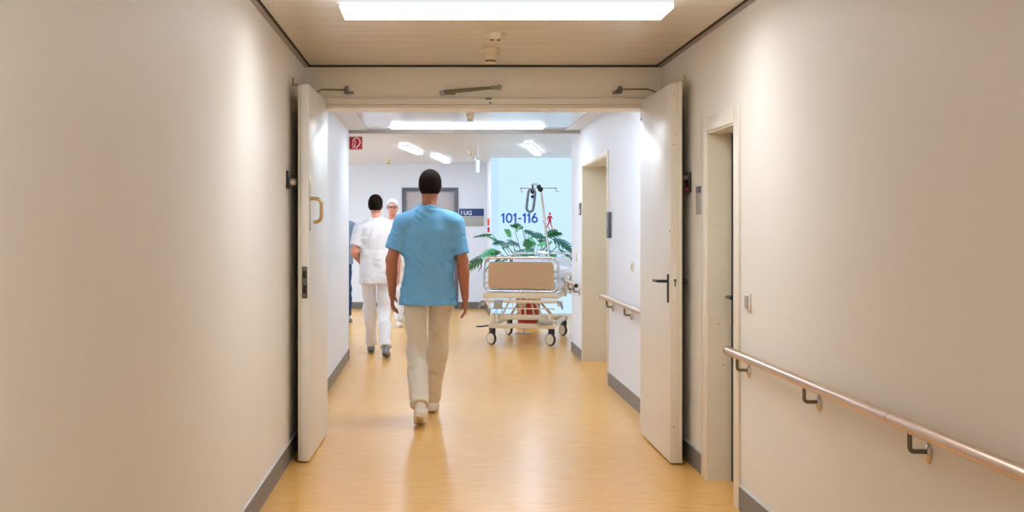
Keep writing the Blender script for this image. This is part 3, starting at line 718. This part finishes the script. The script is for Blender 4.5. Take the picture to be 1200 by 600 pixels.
# corner radius helper for a U / ring tube in the XZ plane
def ring(x0, x1, z0, z1, r, y, n=6):
    pts = []
    for (cx, cz, a0) in ((x1-r, z1-r, 0), (x0+r, z1-r, 90), (x0+r, z0+r, 180), (x1-r, z0+r, 270)):
        for k in range(n+1):
            a = math.radians(a0+90*k/n); pts.append((cx+r*math.cos(a), y, cz+r*math.sin(a)))
    return pts
def bed_board(y, z0, z1, name):
    b = MB(); b.tube(ring(-Wd, Wd, z0, z1, .09, y), .017, closed=True)
    o = b.build(name, M['chrome'], bed)
    b = MB()
    P_ = ring(-Wd+.055, Wd-.055, z0+.03, z1-.05, .05, 0)
    b.prism([(p[0], p[2]) for p in P_], (0, y-.011, 0), (1, 0, 0), (0, 0, 1), (0, .022, 0))
    b.build('panel', M['board' if name == 'foot_board' else 'linen'], o)
    for s in (-1, 1):
        for zz in (z0+.10, z1-.17): MB().cyl((s*(Wd-.057), y, zz), (s*(Wd-.008), y, zz), .008).build('panel_clip', M['steel'], o)
    return o
bed_board(0, .645, 1.045, 'foot_board')
bed_board(2.08, .66, 1.06, 'head_board')
b = MB(); b.box(-Wd-.01, Wd+.01, -.03, .03, .560, .625, .006); b.box(-Wd+.02, Wd-.02, -.025, .02, .505, .545, .005)
b.box(-Wd-.01, Wd+.01, 2.04, 2.10, .56, .64, .006)
for s in (-1, 1): b.box(s*(Wd-.03)-.02, s*(Wd-.03)+.02, .03, 2.04, .555, .615, .005)
b.build('bed_frame', M['bed_cream'], bed)
for s in (-1, 1):
    MB().lathe([(.022, 0), (.034, .02), (.034, .055), (.02, .07)], (s*(Wd+.02), 0, .47)).build('corner_bumper', M['bed_cream'], bed)
    MB().tube([(s*(Wd-.01), -.035, .53), (s*(Wd+.03), -.05, .52), (s*(Wd+.05), -.05, .47), (s*(Wd+.05), -.05, .44)], .012).build('release_lever', M['grip'], bed)
MB().box(-Wd+.03, -Wd+.36, .0, .02, .60, .612).build('label_strip', M['grip'], bed, smooth=False)
# lower chassis
b = MB(); b.box(-.40, .40, .02, .07, .20, .255, .006); b.box(-.40, .40, 1.52, 1.57, .20, .255, .006)
for s in (-1, 1): b.box(s*.36-.02, s*.36+.02, .07, 1.52, .205, .25, .005)
b.box(-.30, .28, .08, .14, .30, .36, .006)
b.build('chassis', M['bed_cream'], bed)
for a_, c_, r_ in (((-.15, .10, .33), (-.05, .5, .56), .014), ((.15, .10, .33), (.05, .5, .56), .014), ((-.02, .08, .36), (-.02, .08, .53), .012), ((.04, .08, .36), (.04, .08, .53), .012),
        ((-.25, .10, .33), (-.14, .12, .56), .010), ((.25, .10, .33), (.13, .12, .56), .010), ((-.26, 1.3, .24), (.0, 1.0, .58), .016), ((.26, 1.3, .24), (.0, 1.0, .58), .016)):
    MB().cyl(a_, c_, r_).build('lift_strut', M['bed_cream'], bed)
b = MB(); b.cyl((-.40, .01, .44), (.40, .01, .44), .008); b.cyl((-.1, .01, .44), (-.1, .01, .52), .005); b.cyl((.2, .01, .44), (.2, .01, .52), .005)
b.build('cross_bar', M['bed_cream'], bed)
for s in (-1, 1):
    MB().lathe([(.035, .255), (.035, .36), (.026, .38)], (s*.345, .045, 0), seg=20).build('wheel_post', M['bed_cream'], bed)
for s in (-1, 1):
    for yy in (.05, 1.50):
        x = s*.355
        cr_ = Matrix.Translation((x, yy, 0)) @ Matrix.Rotation(math.radians(52 if yy < 1 else 44), 4, 'Z') @ Matrix.Translation((-x, -yy, 0))
        b = MB(); b.box(x-.012, x+.028, yy-.035, yy+.045, .135, .20, .008); b.box(x+.018, x+.026, yy-.03, yy+.05, .06, .15, .003)
        for v in b.bm.verts: v.co = cr_ @ v.co
        ca = b.build('caster', M['rubber'], bed)
        c = (x-.012, yy, .0755)
        b = MB().lathe([(.045, -.012), (.070, -.014), (.0755, -.006), (.0755, .010), (.070, .018), (.045, .018)], c, axis='X', seg=32)
        for v in b.bm.verts: v.co = cr_ @ v.co
        ty = b.build('tyre', M['rubber'], ca)
        b = MB().lathe([(.01, -.022), (.014, -.022), (.015, -.019), (.060, -.017), (.063, -.012), (.061, .0), (.01, .003)], c, axis='X', seg=32)
        for v in b.bm.verts: v.co = cr_ @ v.co
        b.build('wheel_disc', M['bed_cream'], ca)
MB().box(-.32, -.22, -.052, -.028, .44, .54, .006).build('hand_control', M['grey_plate'], bed)
MB().tube([(-.27, -.04, .44), (-.30, -.04, .40), (-.26, -.04, .37), (-.22, -.03, .40), (-.23, -.02, .5)], .005).build('control_cable', M['grip'], bed)
MB().tube([(-.40, -.01, .235), (-.45, -.05, .225), (-.53, -.06, .225)], .009).build('brake_pedal', M['rubber'], bed)
b = MB(); b.box(.20, .36, -.01, .02, .258, .30, .004); b.build('pedal_cover', M['grey_plate'], bed)
b = MB(); b.tube([(.04, .02, .20), (.04, -.05, .15), (-.06, -.06, .15), (.12, -.06, .15)], .009); b.build('brake_pedal', M['grip'], bed)
MB().box(-.43, .43, .06, 2.0, .625, .76, .04).build('mattress', M['linen'], bed)
for s in (-1, 1):
    b = MB()
    x = s*(Wd+.03)
    for zz in (.66, .72, .80): b.tube([(x, .55, zz), (x, 1.85, zz)], .011)
    for yy in (.55, 1.2, 1.85): b.box(x-.013, x+.013, yy-.02, yy+.02, .56, .82, .004)
    b.build('side_rail', M['bed_cream'], bed)
RZ = Matrix.Translation(bc) @ Matrix.Rotation(BA, 4, 'Z')
def on_bed(name, m, b, label, cat):
    o = b.build(name, m); o.matrix_world = RZ; WORLD[o.name] = Vector((0, 0, 0)); return tag(o, label, cat)
b = MB(); b.box(-.46, .46, .70, 1.50, .765, .90, .055)
for v in b.bm.verts: v.co.z += .012*math.sin(v.co.x*14+v.co.y*9)*(v.co.z > .8)
on_bed('duvet', M['linen'], b, 'folded white duvet lying on the hospital bed', 'duvet')
b = MB(); bmesh.ops.create_uvsphere(b.bm, u_segments=28, v_segments=16, radius=1)
for v in b.bm.verts:
    x_, y_, z_ = v.co; f_ = lambda c: math.copysign(abs(c)**.55, c); v.co = Vector((f_(x_)*.36, 1.74+f_(y_)*.18, .768+.078+z_*.078))
on_bed('pillow', M['linen'], b, 'white pillow at the head end of the hospital bed', 'pillow')
# lifting pole with grip and infusion hooks
b = MB(); b.tube([(.10, 2.02, .62), (.10, 2.02, 1.12), (.085, 1.96, 1.25), (.05, 1.62, 1.86), (.04, 1.56, 1.93), (.02, 1.44, 1.96), (-.02, 1.15, 1.955)], .016)
pole = b.build('lifting_pole', M['chrome'], bed)
b = MB(); b.tube([(-.22, 1.57, 1.92), (.26, 1.57, 1.92)], .005)
for x in (-.21, -.06, .25): b.tube([(x, 1.57, 1.92), (x, 1.57, 1.875), (x+.018, 1.57, 1.865), (x+.03, 1.57, 1.885)], .004)
b.build('infusion_hook_bar', M['steel_dark'], pole)
b = MB(); b.ball((.045, 1.56, 1.905), .036, seg=16); b.ball((.03, 1.5, 1.94), .03); b.build('pole_joint', M['rubber'], pole)
b = MB(); b.tube([(-.01, 1.2, 1.955), (-.012, 1.2, 1.86)], .012); b.ball((-.012, 1.2, 1.86), .026); b.ball((-.012, 1.2, 1.80), .022); b.build('grip_strap', M['rubber'], pole)
gp = []
for (cz, a0) in ((1.84, 0), (1.66, 180)):
    for k in range(9):
        a = math.radians(a0+180*k/8); gp.append((-.035+.045*math.cos(a)+(cz-1.75)*.12, 1.2, cz+.055*math.sin(a)))
MB().tube(gp, .018, closed=True).build('grip_loop', M['grip'], pole)

# ------------------------------------------------------------------ implicit surface bodies
class Field:
    def __init__(s, lo, hi, h):
        s.lo = np.array(lo, float); s.h = h
        s.n = np.ceil((np.array(hi)-s.lo)/h).astype(int)+1
        s.F = np.full(tuple(s.n), .2, np.float32)
    def block(s, lo, hi):
        i0 = np.clip(np.floor((np.array(lo)-s.lo)/s.h).astype(int), 0, s.n-1); i1 = np.clip(np.ceil((np.array(hi)-s.lo)/s.h).astype(int)+1, 1, s.n)
        sl = tuple(slice(a, b) for a, b in zip(i0, i1))
        ax = [s.lo[k]+s.h*np.arange(i0[k], i1[k]) for k in range(3)]
        X, Y, Z = np.meshgrid(*ax, indexing='ij', sparse=True)
        return sl, X, Y, Z
    def mix(s, sl, D, k):
        A = s.F[sl]
        if k > 0:
            hh = np.maximum(k-np.abs(A-D), 0)/k; s.F[sl] = np.minimum(A, D)-hh*hh*k*.25
        else: s.F[sl] = np.minimum(A, D)
    def cap(s, a, b, ra, rb=None, k=.02, sq=(1, 1, 1)):
        rb = ra if rb is None else rb
        a = np.array(a, float); b = np.array(b, float); m = max(ra, rb)*max(sq)+k+.02
        sl, X, Y, Z = s.block(np.minimum(a, b)-m, np.maximum(a, b)+m)
        d = (b-a); q = np.array(sq, float)
        dl = d/q; L2 = max(float(dl@dl), 1e-9)
        x, y, z = (X-a[0])/q[0], (Y-a[1])/q[1], (Z-a[2])/q[2]
        t = np.clip((x*dl[0]+y*dl[1]+z*dl[2])/L2, 0, 1)
        D = np.sqrt((x-t*dl[0])**2+(y-t*dl[1])**2+(z-t*dl[2])**2)-(ra+(rb-ra)*t)
        s.mix(sl, D.astype(np.float32), k); return s
    def ell(s, c, r, k=.02, rx=0, sub=False):
        r = np.array(r, float); m = max(r)+k+.02; c = np.array(c, float)
        sl, X, Y, Z = s.block(c-m, c+m)
        y, z = Y-c[1], Z-c[2]
        if rx: y, z = y*math.cos(rx)+z*math.sin(rx), -y*math.sin(rx)+z*math.cos(rx)
        x = X-c[0]
        kk = np.sqrt((x/r[0])**2+(y/r[1])**2+(z/r[2])**2)
        D = (kk-1)*min(r)
        if sub: s.F[sl] = np.maximum(s.F[sl], -D)
        else: s.mix(sl, D.astype(np.float32), k)
        return s
    def loft(s, rows, k=.02, p=2.3):
        """rows: (z, half width, half depth, cx, cy)"""
        R = np.array(sorted(rows), float); z0, z1 = R[0, 0], R[-1, 0]; w = R[:, 1].max(); dmx = R[:, 2].max()
        sl, X, Y, Z = s.block((R[:, 3].min()-w-.06, R[:, 4].min()-dmx-.06, z0-.06), (R[:, 3].max()+w+.06, R[:, 4].max()+dmx+.06, z1+.06))
        zz = np.arange(z0, z1+.002, .004); kr = np.hanning(23); kr /= kr.sum()
        f = lambda c: np.interp(Z, zz, np.convolve(np.pad(np.interp(zz, R[:, 0], R[:, c]), 11, mode='edge'), kr, mode='valid'))
        A, B, CX, CY = f(1), f(2), f(3), f(4)
        D = ((np.abs((X-CX)/A)**p+np.abs((Y-CY)/B)**p)**(1/p)-1)*np.minimum(A, B)
        D = np.maximum(D, np.maximum(z0-Z, Z-z1))
        s.mix(sl, D.astype(np.float32), k); return s
    def clip(s, p, n, lo=None, hi=None):
        """remove everything on the side n points to, inside an optional box"""
        n = np.array(n, float); n /= np.linalg.norm(n)
        sl, X, Y, Z = s.block(s.lo if lo is None else lo, (s.lo+s.h*s.n) if hi is None else hi)
        D = (X-p[0])*n[0]+(Y-p[1])*n[1]+(Z-p[2])*n[2]
        s.F[sl] = np.maximum(s.F[sl], D.astype(np.float32)); return s
    def merge(s, g, k=.02):
        s.mix((slice(None),)*3, g.F, k); return s
    def wrinkle(s, amp, seed, zlo=-9, zhi=9):
        rs = np.random.RandomState(seed)
        sl, X, Y, Z = s.block(s.lo, s.lo+s.h*s.n)
        N = 0
        for i in range(7):
            w = rs.uniform(-1, 1, 3)*np.array([16, 14, 30 if i % 2 else 12]); ph = rs.uniform(0, 6.28)
            N = N+np.sin(X*w[0]+Y*w[1]+Z*w[2]+ph+1.5*np.sin(X*w[2]*.6+Z*9+ph))
        for i in range(4):     # sharper drag folds running obliquely
            w = rs.uniform(-1, 1, 3)*np.array([22, 16, 1])+np.array([0, 0, rs.choice([-1, 1])*rs.uniform(10, 20)])
            N = N+1.5*(1-np.abs(np.sin(X*w[0]+Y*w[1]+Z*w[2]+rs.uniform(0, 6)+1.2*np.sin(X*11+Z*7+i))))**4
        m = np.clip((Z-zlo)*20, 0, 1)*np.clip((zhi-Z)*20, 0, 1)
        s.F[sl] += (amp*N/3*m).astype(np.float32); return s
    def mesh(s):
        F = s.F; ins = F < 0
        nx, ny, nz = F.shape
        cnt = np.zeros((nx-1, ny-1, nz-1), np.uint8)
        cor = [(i, j, k) for i in (0, 1) for j in (0, 1) for k in (0, 1)]
        for i, j, k in cor: cnt += ins[i:nx-1+i, j:ny-1+j, k:nz-1+k]
        act = (cnt > 0) & (cnt < 8); idx = np.argwhere(act); vid = np.full(act.shape, -1, np.int64); vid[act] = np.arange(len(idx))
        vals = {c: F[idx[:, 0]+c[0], idx[:, 1]+c[1], idx[:, 2]+c[2]] for c in cor}
        P_ = np.zeros((len(idx), 3)); n = np.zeros(len(idx))
        for a in cor:
            for ax in range(3):
                if a[ax] == 0:
                    c = list(a); c[ax] = 1; c = tuple(c); va, vb = vals[a], vals[c]
                    m = (va < 0) != (vb < 0); t = np.where(m, va/np.where(m, va-vb, 1), 0)
                    for q in range(3): P_[:, q] += np.where(m, a[q]+(t if q == ax else 0), 0)
                    n += m
        V = s.lo+s.h*(idx+P_/n[:, None])
        faces = []
        for ax in range(3):
            o1, o2 = [(1, 2), (2, 0), (0, 1)][ax]
            sa = [slice(None)]*3; sb = [slice(None)]*3; sa[ax] = slice(0, -1); sb[ax] = slice(1, None)
            A, B = ins[tuple(sa)], ins[tuple(sb)]
            for flip, mm in ((0, A & ~B), (1, ~A & B)):
                e = np.argwhere(mm); 
                ok = np.ones(len(e), bool)
                for o in (o1, o2): ok &= (e[:, o] > 0) & (e[:, o] < F.shape[o]-1)
                e = e[ok]
                def cell(d1, d2):
                    c = e.copy(); c[:, o1] -= d1; c[:, o2] -= d2; return vid[c[:, 0], c[:, 1], c[:, 2]]
                q = np.stack([cell(1, 1), cell(0, 1), cell(0, 0), cell(1, 0)], 1)
                faces.append(q[:, ::-1] if flip else q)
        Q = np.concatenate(faces)
        Q = Q[(Q >= 0).all(1)]
        return V, Q

def field_obj(f, name, m, parent):
    V, Q = f.mesh()
    me = bpy.data.meshes.new(name)
    me.vertices.add(len(V)); me.vertices.foreach_set('co', V.astype(np.float32).ravel())
    me.loops.add(len(Q)*4); me.loops.foreach_set('vertex_index', Q.astype(np.int32).ravel())
    me.polygons.add(len(Q)); me.polygons.foreach_set('loop_start', np.arange(0, len(Q)*4, 4, dtype=np.int32))
    me.polygons.foreach_set('use_smooth', np.ones(len(Q), bool))
    me.update(calc_edges=True); me.validate()
    me.materials.append(m)
    o = bpy.data.objects.new(name, me); COL.objects.link(o); o.parent = parent
    return o

def person(label, loc, rotz, height, J, clothes, skin, hair, hairstyle='short', h=.0062, glasses=False, shoe='shoe_white', coat=False):
    """J: joints in a 1.80 m frame; x to the person's right when seen from behind, y forward, z up"""
    t = thing('person', label, 'person', loc, local=True); t.rotation_euler.z = rotz; sc = height/1.8; t.scale = (sc,)*3
    V = lambda p: np.array(p, float)
    J = {k: V(v) for k, v in J.items()}
    lo, hi = (-.48, -.62, -.01), (.48, .62, 1.84)
    hd = J.get('head', V((0, .02, 1.685)))
    # ---- body
    f = Field(lo, hi, h)
    f.loft([(.88, .15, .10, 0, 0), (.96, .165, .11, 0, 0), (1.08, .135, .092, 0, .0), (1.22, .15, .10, 0, 0), (1.36, .17, .11, 0, 0), (1.46, .14, .085, 0, 0), (1.50, .07, .06, 0, 0)], k=.03)
    f.cap((-.14, 0, 1.43), (.14, 0, 1.43), .050, k=.05); f.cap((0, -.01, 1.52), (-.13, 0, 1.435), .040, .045, k=.03); f.cap((0, -.01, 1.52), (.13, 0, 1.435), .040, .045, k=.03)
    f.cap((0, 0, 1.44), (hd[0]*.7, hd[1]-.012, 1.60), .056, .052, k=.04)
    # head: skull, jaw, nose, ears
    x, y, z = hd
    f.ell((x, y-.012, z+.022), (.072, .094, .092), k=.02); f.ell((x, y+.025, z-.045), (.054, .062, .066), k=.04)
    f.cap((x, y+.082, z+.012), (x, y+.103, z-.022), .008, .013, k=.012); f.ell((x, y+.070, z-.082), (.022, .018, .016), k=.02)
    for sgn in (-1, 1):
        f.ell((x+sgn*.076, y-.008, z-.005), (.010, .020, .031), k=.006)
        f.ell((x+sgn*.032, y+.084, z+.026), (.020, .010, .008), k=.012)   # brow
        f.ell((x+sgn*.031, y+.094, z+.003), (.014, .012, .010), k=0, sub=True)
    f.ell((x, y+.080, z-.052), (.022, .008, .010), k=.012)
    for sd, sgn in (('l', -1), ('r', 1)):
        sh, el, wr = V((sgn*.180, 0, 1.415)), J[sd+'_elbow'], J[sd+'_wrist']
        f.cap(V((sgn*.13, 0, 1.43)), sh, .050, .054, k=.04); f.cap(sh, el, .051, .040, k=.03); f.cap(el, el+(wr-el)*.35, .040, .042, k=.02); f.cap(el+(wr-el)*.35, wr, .042, .026, k=.015)
        # hand
        d = (wr-el); d /= np.linalg.norm(d)
        hdir = J.get(sd+'_hand', d); hdir = hdir/np.linalg.norm(hdir)
        fwd = V((0, 1, 0)); w_ = fwd-hdir*(fwd@hdir); 
        if np.linalg.norm(w_) < .3: w_ = V((-sgn, 0, 0))-hdir*(-sgn*hdir[0])
        w_ /= np.linalg.norm(w_); inn = np.cross(hdir, w_)
        if inn[0]*sgn > 0: inn = -inn
        c0, c1 = wr+hdir*.015, wr+hdir*.075
        for q in (-.024, -.008, .008, .024): f.cap(c0+w_*q*.6, c1+w_*q, .015, .013, k=.010)
        for q, ln, rr in ((-.029, .062, .0078), (-.010, .076, .0086), (.010, .080, .0088), (.029, .072, .0086)):
            b0 = c1+w_*q; b1 = b0+(hdir*.93+inn*.30+w_*q*1.5)*ln*.5; b2 = b1+(hdir*.75+inn*.66)*ln*.5
            f.cap(b0, b1, rr*1.08, rr, k=.004); f.cap(b1, b2, rr, rr*.85, k=.004)
        t0 = wr+hdir*.022+w_*.018; t1 = t0+(hdir*.5+w_*.72+inn*.40)*.042; t2 = t1+(hdir*.88+w_*.25+inn*.35)*.034
        f.cap(t0, t1, .0135, .0115, k=.010); f.cap(t1, t2, .011, .009, k=.004)
        # leg
        hp, kn, an = V((sgn*.088, 0, .93)), J[sd+'_knee'], J[sd+'_ankle']
        f.cap(hp, kn, .082, .052, k=.04); f.cap(kn, kn+(an-kn)*.35+V((0, -.012, 0)), .050, .052, k=.03); f.cap(kn+(an-kn)*.35+V((0, -.012, 0)), an, .050, .033, k=.02)
        ft = J[sd+'_toe']; f.cap(an+V((0, -.02, -.035)), ft, .030, .024, k=.02)
    field_obj(f, 'body', skin, t); bf = f
    # ---- trousers
    f = Field(lo, hi, h)
    f.loft([(.84, .150, .118, 0, 0), (.92, .175, .125, 0, 0), (1.04, .165, .118, 0, 0), (1.10, .155, .112, 0, 0)], k=.03)
    for sd, sgn in (('l', -1), ('r', 1)):
        hp, kn, an = V((sgn*.088, 0, .92)), J[sd+'_knee'], J[sd+'_ankle']
        g = Field(lo, hi, h)
        cf = kn+(an-kn)*.35+V((0, -.012, 0))
        g.cap(hp, kn, .088, .074, k=.05); g.cap(kn, cf, .076, .073, k=.03); g.cap(cf, an+(an-kn)*.2, .073, .062, k=.02)
        g.wrinkle(.006, 5)
        n = (an-kn)/np.linalg.norm(an-kn); g.clip(an-n*.005, n)
        f.merge(g, .025)
    field_obj(f, 'trousers', clothes['trousers'], t); tf = f
    # ---- shoes
    for sd, sgn in (('l', -1), ('r', 1)):
        an, ft = J[sd+'_ankle'], J[sd+'_toe']; 
        f = Field(np.minimum(an, ft)-.12, np.maximum(an, ft)+.12, .005)
        dd = ft-(an+V((0, -.03, -.045))); 
        heel = an+V((0, -.045, -.045))
        f.cap(heel, ft, .036, .034, k=.01, sq=(1, 1, 1)); f.cap(an+V((0, -.01, -.005)), heel+dd*.35, .040, .036, k=.03)
        f.cap(ft+V((-.012*1, -.02, 0)), ft+V((.014, -.02, 0)), .034, .034, k=.01)
        ax_ = ft-heel; ax_ /= np.linalg.norm(ax_); up = V((0, 0, 1))-ax_*ax_[2]; up /= np.linalg.norm(up)
        bot = heel-up*.030
        f.clip(bot, -up)
        f.clip(an+V((0, 0, .035)), (0, 0, 1))
        s_ = field_obj(f, 'shoe', M[shoe], t)
        g = Field(np.minimum(an, ft)-.12, np.maximum(an, ft)+.12, .005)
        g.cap(heel, ft, .041, .038, k=.01); g.cap(ft+V((-.012, -.02, 0)), ft+V((.014, -.02, 0)), .037, k=.01)
        g.clip(bot-up*.002, -up); g.clip(bot+up*.014, up)
        field_obj(g, 'sole', M['sole'] if shoe == 'shoe_grey' else M[shoe], s_)
    # ---- top
    f = Field(lo, hi, h)
    hem = clothes.get('hem', .83); e = .018
    if hem < .8: rows = [(hem, .225, .155, 0, 0), (.70, .21, .15, 0, 0)]
    else: rows = [(hem, .206, .146, 0, 0)]
    rows += [(.96, .198, .140, 0, 0), (1.08, .176, .126, 0, 0), (1.22, .174, .128, 0, 0), (1.36, .190, .134, 0, 0), (1.44, .170, .112, 0, 0), (1.50, .095, .080, 0, 0), (1.54, .068, .066, 0, 0)]
    f.loft(rows, k=.02)
    f.cap((-.03, -.005, 1.515), (-.14, 0, 1.440), .052, .060, k=.04); f.cap((.03, -.005, 1.515), (.14, 0, 1.440), .052, .060, k=.04)
    f.wrinkle(.013, clothes.get('seed', 1))
    f.F = np.minimum(f.F, tf.F-.012)
    for lo_, hi_ in (((-.17, -.3, .83), (.17, .3, 1.50)), ((-.30, -.3, 1.34), (.30, .3, 1.515))):
        sl_, _, _, _ = f.block(lo_, hi_); f.F[sl_] = np.minimum(f.F[sl_], bf.F[sl_]-.010)
    f.clip((0, 0, hem), (0, 0, -1))
    for sd, sgn in (('l', -1), ('r', 1)):
        sh, el, wr = V((sgn*.176, 0, 1.408)), J[sd+'_elbow'], J[sd+'_wrist']
        g = Field(lo, hi, h)
        g.cap(V((sgn*.11, 0, 1.432)), sh, .066, .066, k=.04)
        if clothes.get('long'):
            g.cap(sh, el, .066, .058, k=.03); g.cap(el, wr+(wr-el)*.2, .056, .042, k=.03); q, n = wr, (wr-el)
        else:
            g.cap(sh, sh+(el-sh)*1.1, .068, .074, k=.03); q, n = sh+(el-sh)*(.74 if sd == 'l' else .84), (el-sh)
        g.wrinkle(.008, clothes.get('seed', 1)+1)
        sl_, _, _, _ = g.block((sgn*.17 if sgn > 0 else -.48, -.4, .80), (.48 if sgn > 0 else -.17, .5, 1.40))
        g.F[sl_] = np.minimum(g.F[sl_], bf.F[sl_]-.010)
        g.clip(q, n/np.linalg.norm(n)); f.merge(g, .035)
    f.ell((0, .035, 1.545), (.062, .07, .035), sub=True)
    top = field_obj(f, clothes.get('name', 'tunic'), clothes['top'], t)
    # ---- hair
    f = Field(hd-.17, hd+.17, .004)
    f.ell((x, y-.016, z+.028), (.083, .101, .097), k=.01)
    if hairstyle != 'bald': f.ell((x, y-.045, z-.015), (.070, .062, .070), k=.03)
    if hairstyle == 'bun': f.ell((x, y-.135, z+.045), (.036, .034, .038), k=.006)
    f.clip((x, y+.045, z+.045), (0, .80, -.62))
    # clear in front of ears and face
    sl, X, Y, Z = f.block(hd-.17, hd+.17)
    D = np.minimum(Y-(y-.0+.012), (z+.035)-Z)       # region in front of ear and below hairline
    f.F[sl] = np.maximum(f.F[sl], D.astype(np.float32))
    D = np.minimum((z-.055)-Z, Y-(y-.2)); f.F[sl] = np.maximum(f.F[sl], D.astype(np.float32))
    field_obj(f, 'hair', hair, t)
    # ---- eyes, mouth
    for sgn in (-1, 1):
        e_ = MB().ball((x+sgn*.031, y+.076, z+.002), .0120, (1.05, .9, .50)); eo = e_.build('eye', M['eye_white'], t)
        MB().ball((x+sgn*.031, y+.085, z+.002), .0058, (1, .7, .95)).build('iris', M['iris'], eo)
        MB().tube([(x+sgn*.016, y+.091, z+.027), (x+sgn*.032, y+.092, z+.030), (x+sgn*.05, y+.078, z+.024)], .004, seg=8).build('eyebrow', hair, t)
    MB().tube([(x-.024, y+.078, z-.052), (x-.01, y+.088, z-.050), (x, y+.089, z-.052), (x+.01, y+.088, z-.050), (x+.024, y+.078, z-.052)], .0045, seg=8).build('lips', M['lip'], t)
    if glasses:
        b = MB()
        for sgn in (-1, 1):
            b.tube([(x+sgn*.033+.026*math.cos(a), y+.104, z+.004+.019*math.sin(a)) for a in [2*PI*k/16 for k in range(16)]], .0035, seg=6, closed=True)
            b.tube([(x+sgn*.058, y+.104, z+.008), (x+sgn*.078, y+.09, z+.010), (x+sgn*.084, y-.005, z+.010)], .003, seg=6)
        b.tube([(x-.008, y+.106, z+.008), (x+.008, y+.106, z+.008)], .003, seg=6)
        b.build('glasses', M['black'], t)
    return t

# 1 man in blue tunic walking away
person('man in a blue tunic and off-white trousers walking away nearest', (W(502, 0, 9.33).x, 9.33, 0), 0, 1.82, dict(
    head=(.012, .03, 1.685), l_elbow=(-.265, -.03, 1.155), l_wrist=(-.262, .05, .90), r_elbow=(.245, -.04, 1.15), r_wrist=(.265, -.02, .88),
    l_knee=(-.085, -.05, .50), l_ankle=(-.055, -.40, .155), l_toe=(-.06, -.235, .035),
    r_knee=(.065, .20, .51), r_ankle=(.025, .36, .095), r_toe=(.035, .53, .035)),
    dict(top=M['scrub_blue'], trousers=M['cotton_cream'], hem=.83, seed=3), M['skin_dark'], M['hair_dark'])
# 2 person in white with bun
person('dark haired person all in white with a bun walking away', (W(441, 0, 14.0).x, 14.0, 0), 0, 1.76, dict(
    head=(-.01, .03, 1.685), l_elbow=(-.245, -.05, 1.165), l_wrist=(-.205, .17, 1.06), r_elbow=(.23, -.03, 1.15), r_wrist=(.24, .02, .90),
    l_knee=(-.08, .16, .51), l_ankle=(-.075, .33, .095), l_toe=(-.085, .49, .035),
    r_knee=(.085, .0, .50), r_ankle=(.115, -.28, .115), r_toe=(.12, -.125, .035)),
    dict(top=M['cotton_white'], trousers=M['cotton_white'], hem=.80, seed=8), M['skin_light'], M['hair_dark'], 'bun', h=.008, shoe='shoe_grey')
# 3 white haired man facing the camera
person('white haired man with dark glasses and white coat facing us', (W(460, 0, 18.2).x, 18.2, 0), PI-.05, 1.80, dict(
    head=(0, .03, 1.69), l_elbow=(-.255, -.03, 1.155), l_wrist=(-.255, .05, .90), r_elbow=(.245, -.03, 1.155), r_wrist=(.25, .05, .90),
    l_knee=(-.10, .10, .51), l_ankle=(-.105, .10, .095), l_toe=(-.12, .25, .035),
    r_knee=(.10, .02, .50), r_ankle=(.105, -.08, .095), r_toe=(.12, .08, .035)),
    dict(top=M['cotton_white'], trousers=M['cotton_white'], hem=.62, seed=11, name='coat', long=True), M['skin_light'], M['hair_white'], h=.010, glasses=True, shoe='shoe_white')
# 4 person hidden by the wall corner
person('person in grey blue shirt and dark trousers behind left corner', (-1.415, 19.0, 0), PI+.15, 1.80, dict(
    head=(0, .02, 1.685), l_elbow=(-.275, -.03, 1.155), l_wrist=(-.30, .06, .91), r_elbow=(.25, -.03, 1.155), r_wrist=(.25, .05, .90),
    l_knee=(-.10, .03, .50), l_ankle=(-.11, -.02, .095), l_toe=(-.13, .14, .035),
    r_knee=(.10, .03, .50), r_ankle=(.11, .0, .095), r_toe=(.13, .16, .035)),
    dict(top=M['shirt_grey'], trousers=M['trouser_blue'], hem=.86, seed=13, name='shirt'), M['skin_light'], M['hair_dark'], h=.010, shoe='shoe_grey')

# ------------------------------------------------------------------ world and view
w = bpy.data.worlds.new('world'); S.world = w; w.use_nodes = True
w.node_tree.nodes['Background'].inputs[0].default_value = (.75, .88, 1, 1); w.node_tree.nodes['Background'].inputs[1].default_value = .6
vs = S.view_settings; vs.view_transform = 'Standard'; vs.look = 'None'; vs.exposure = 0.2; vs.gamma = 1; vs.use_curve_mapping = False
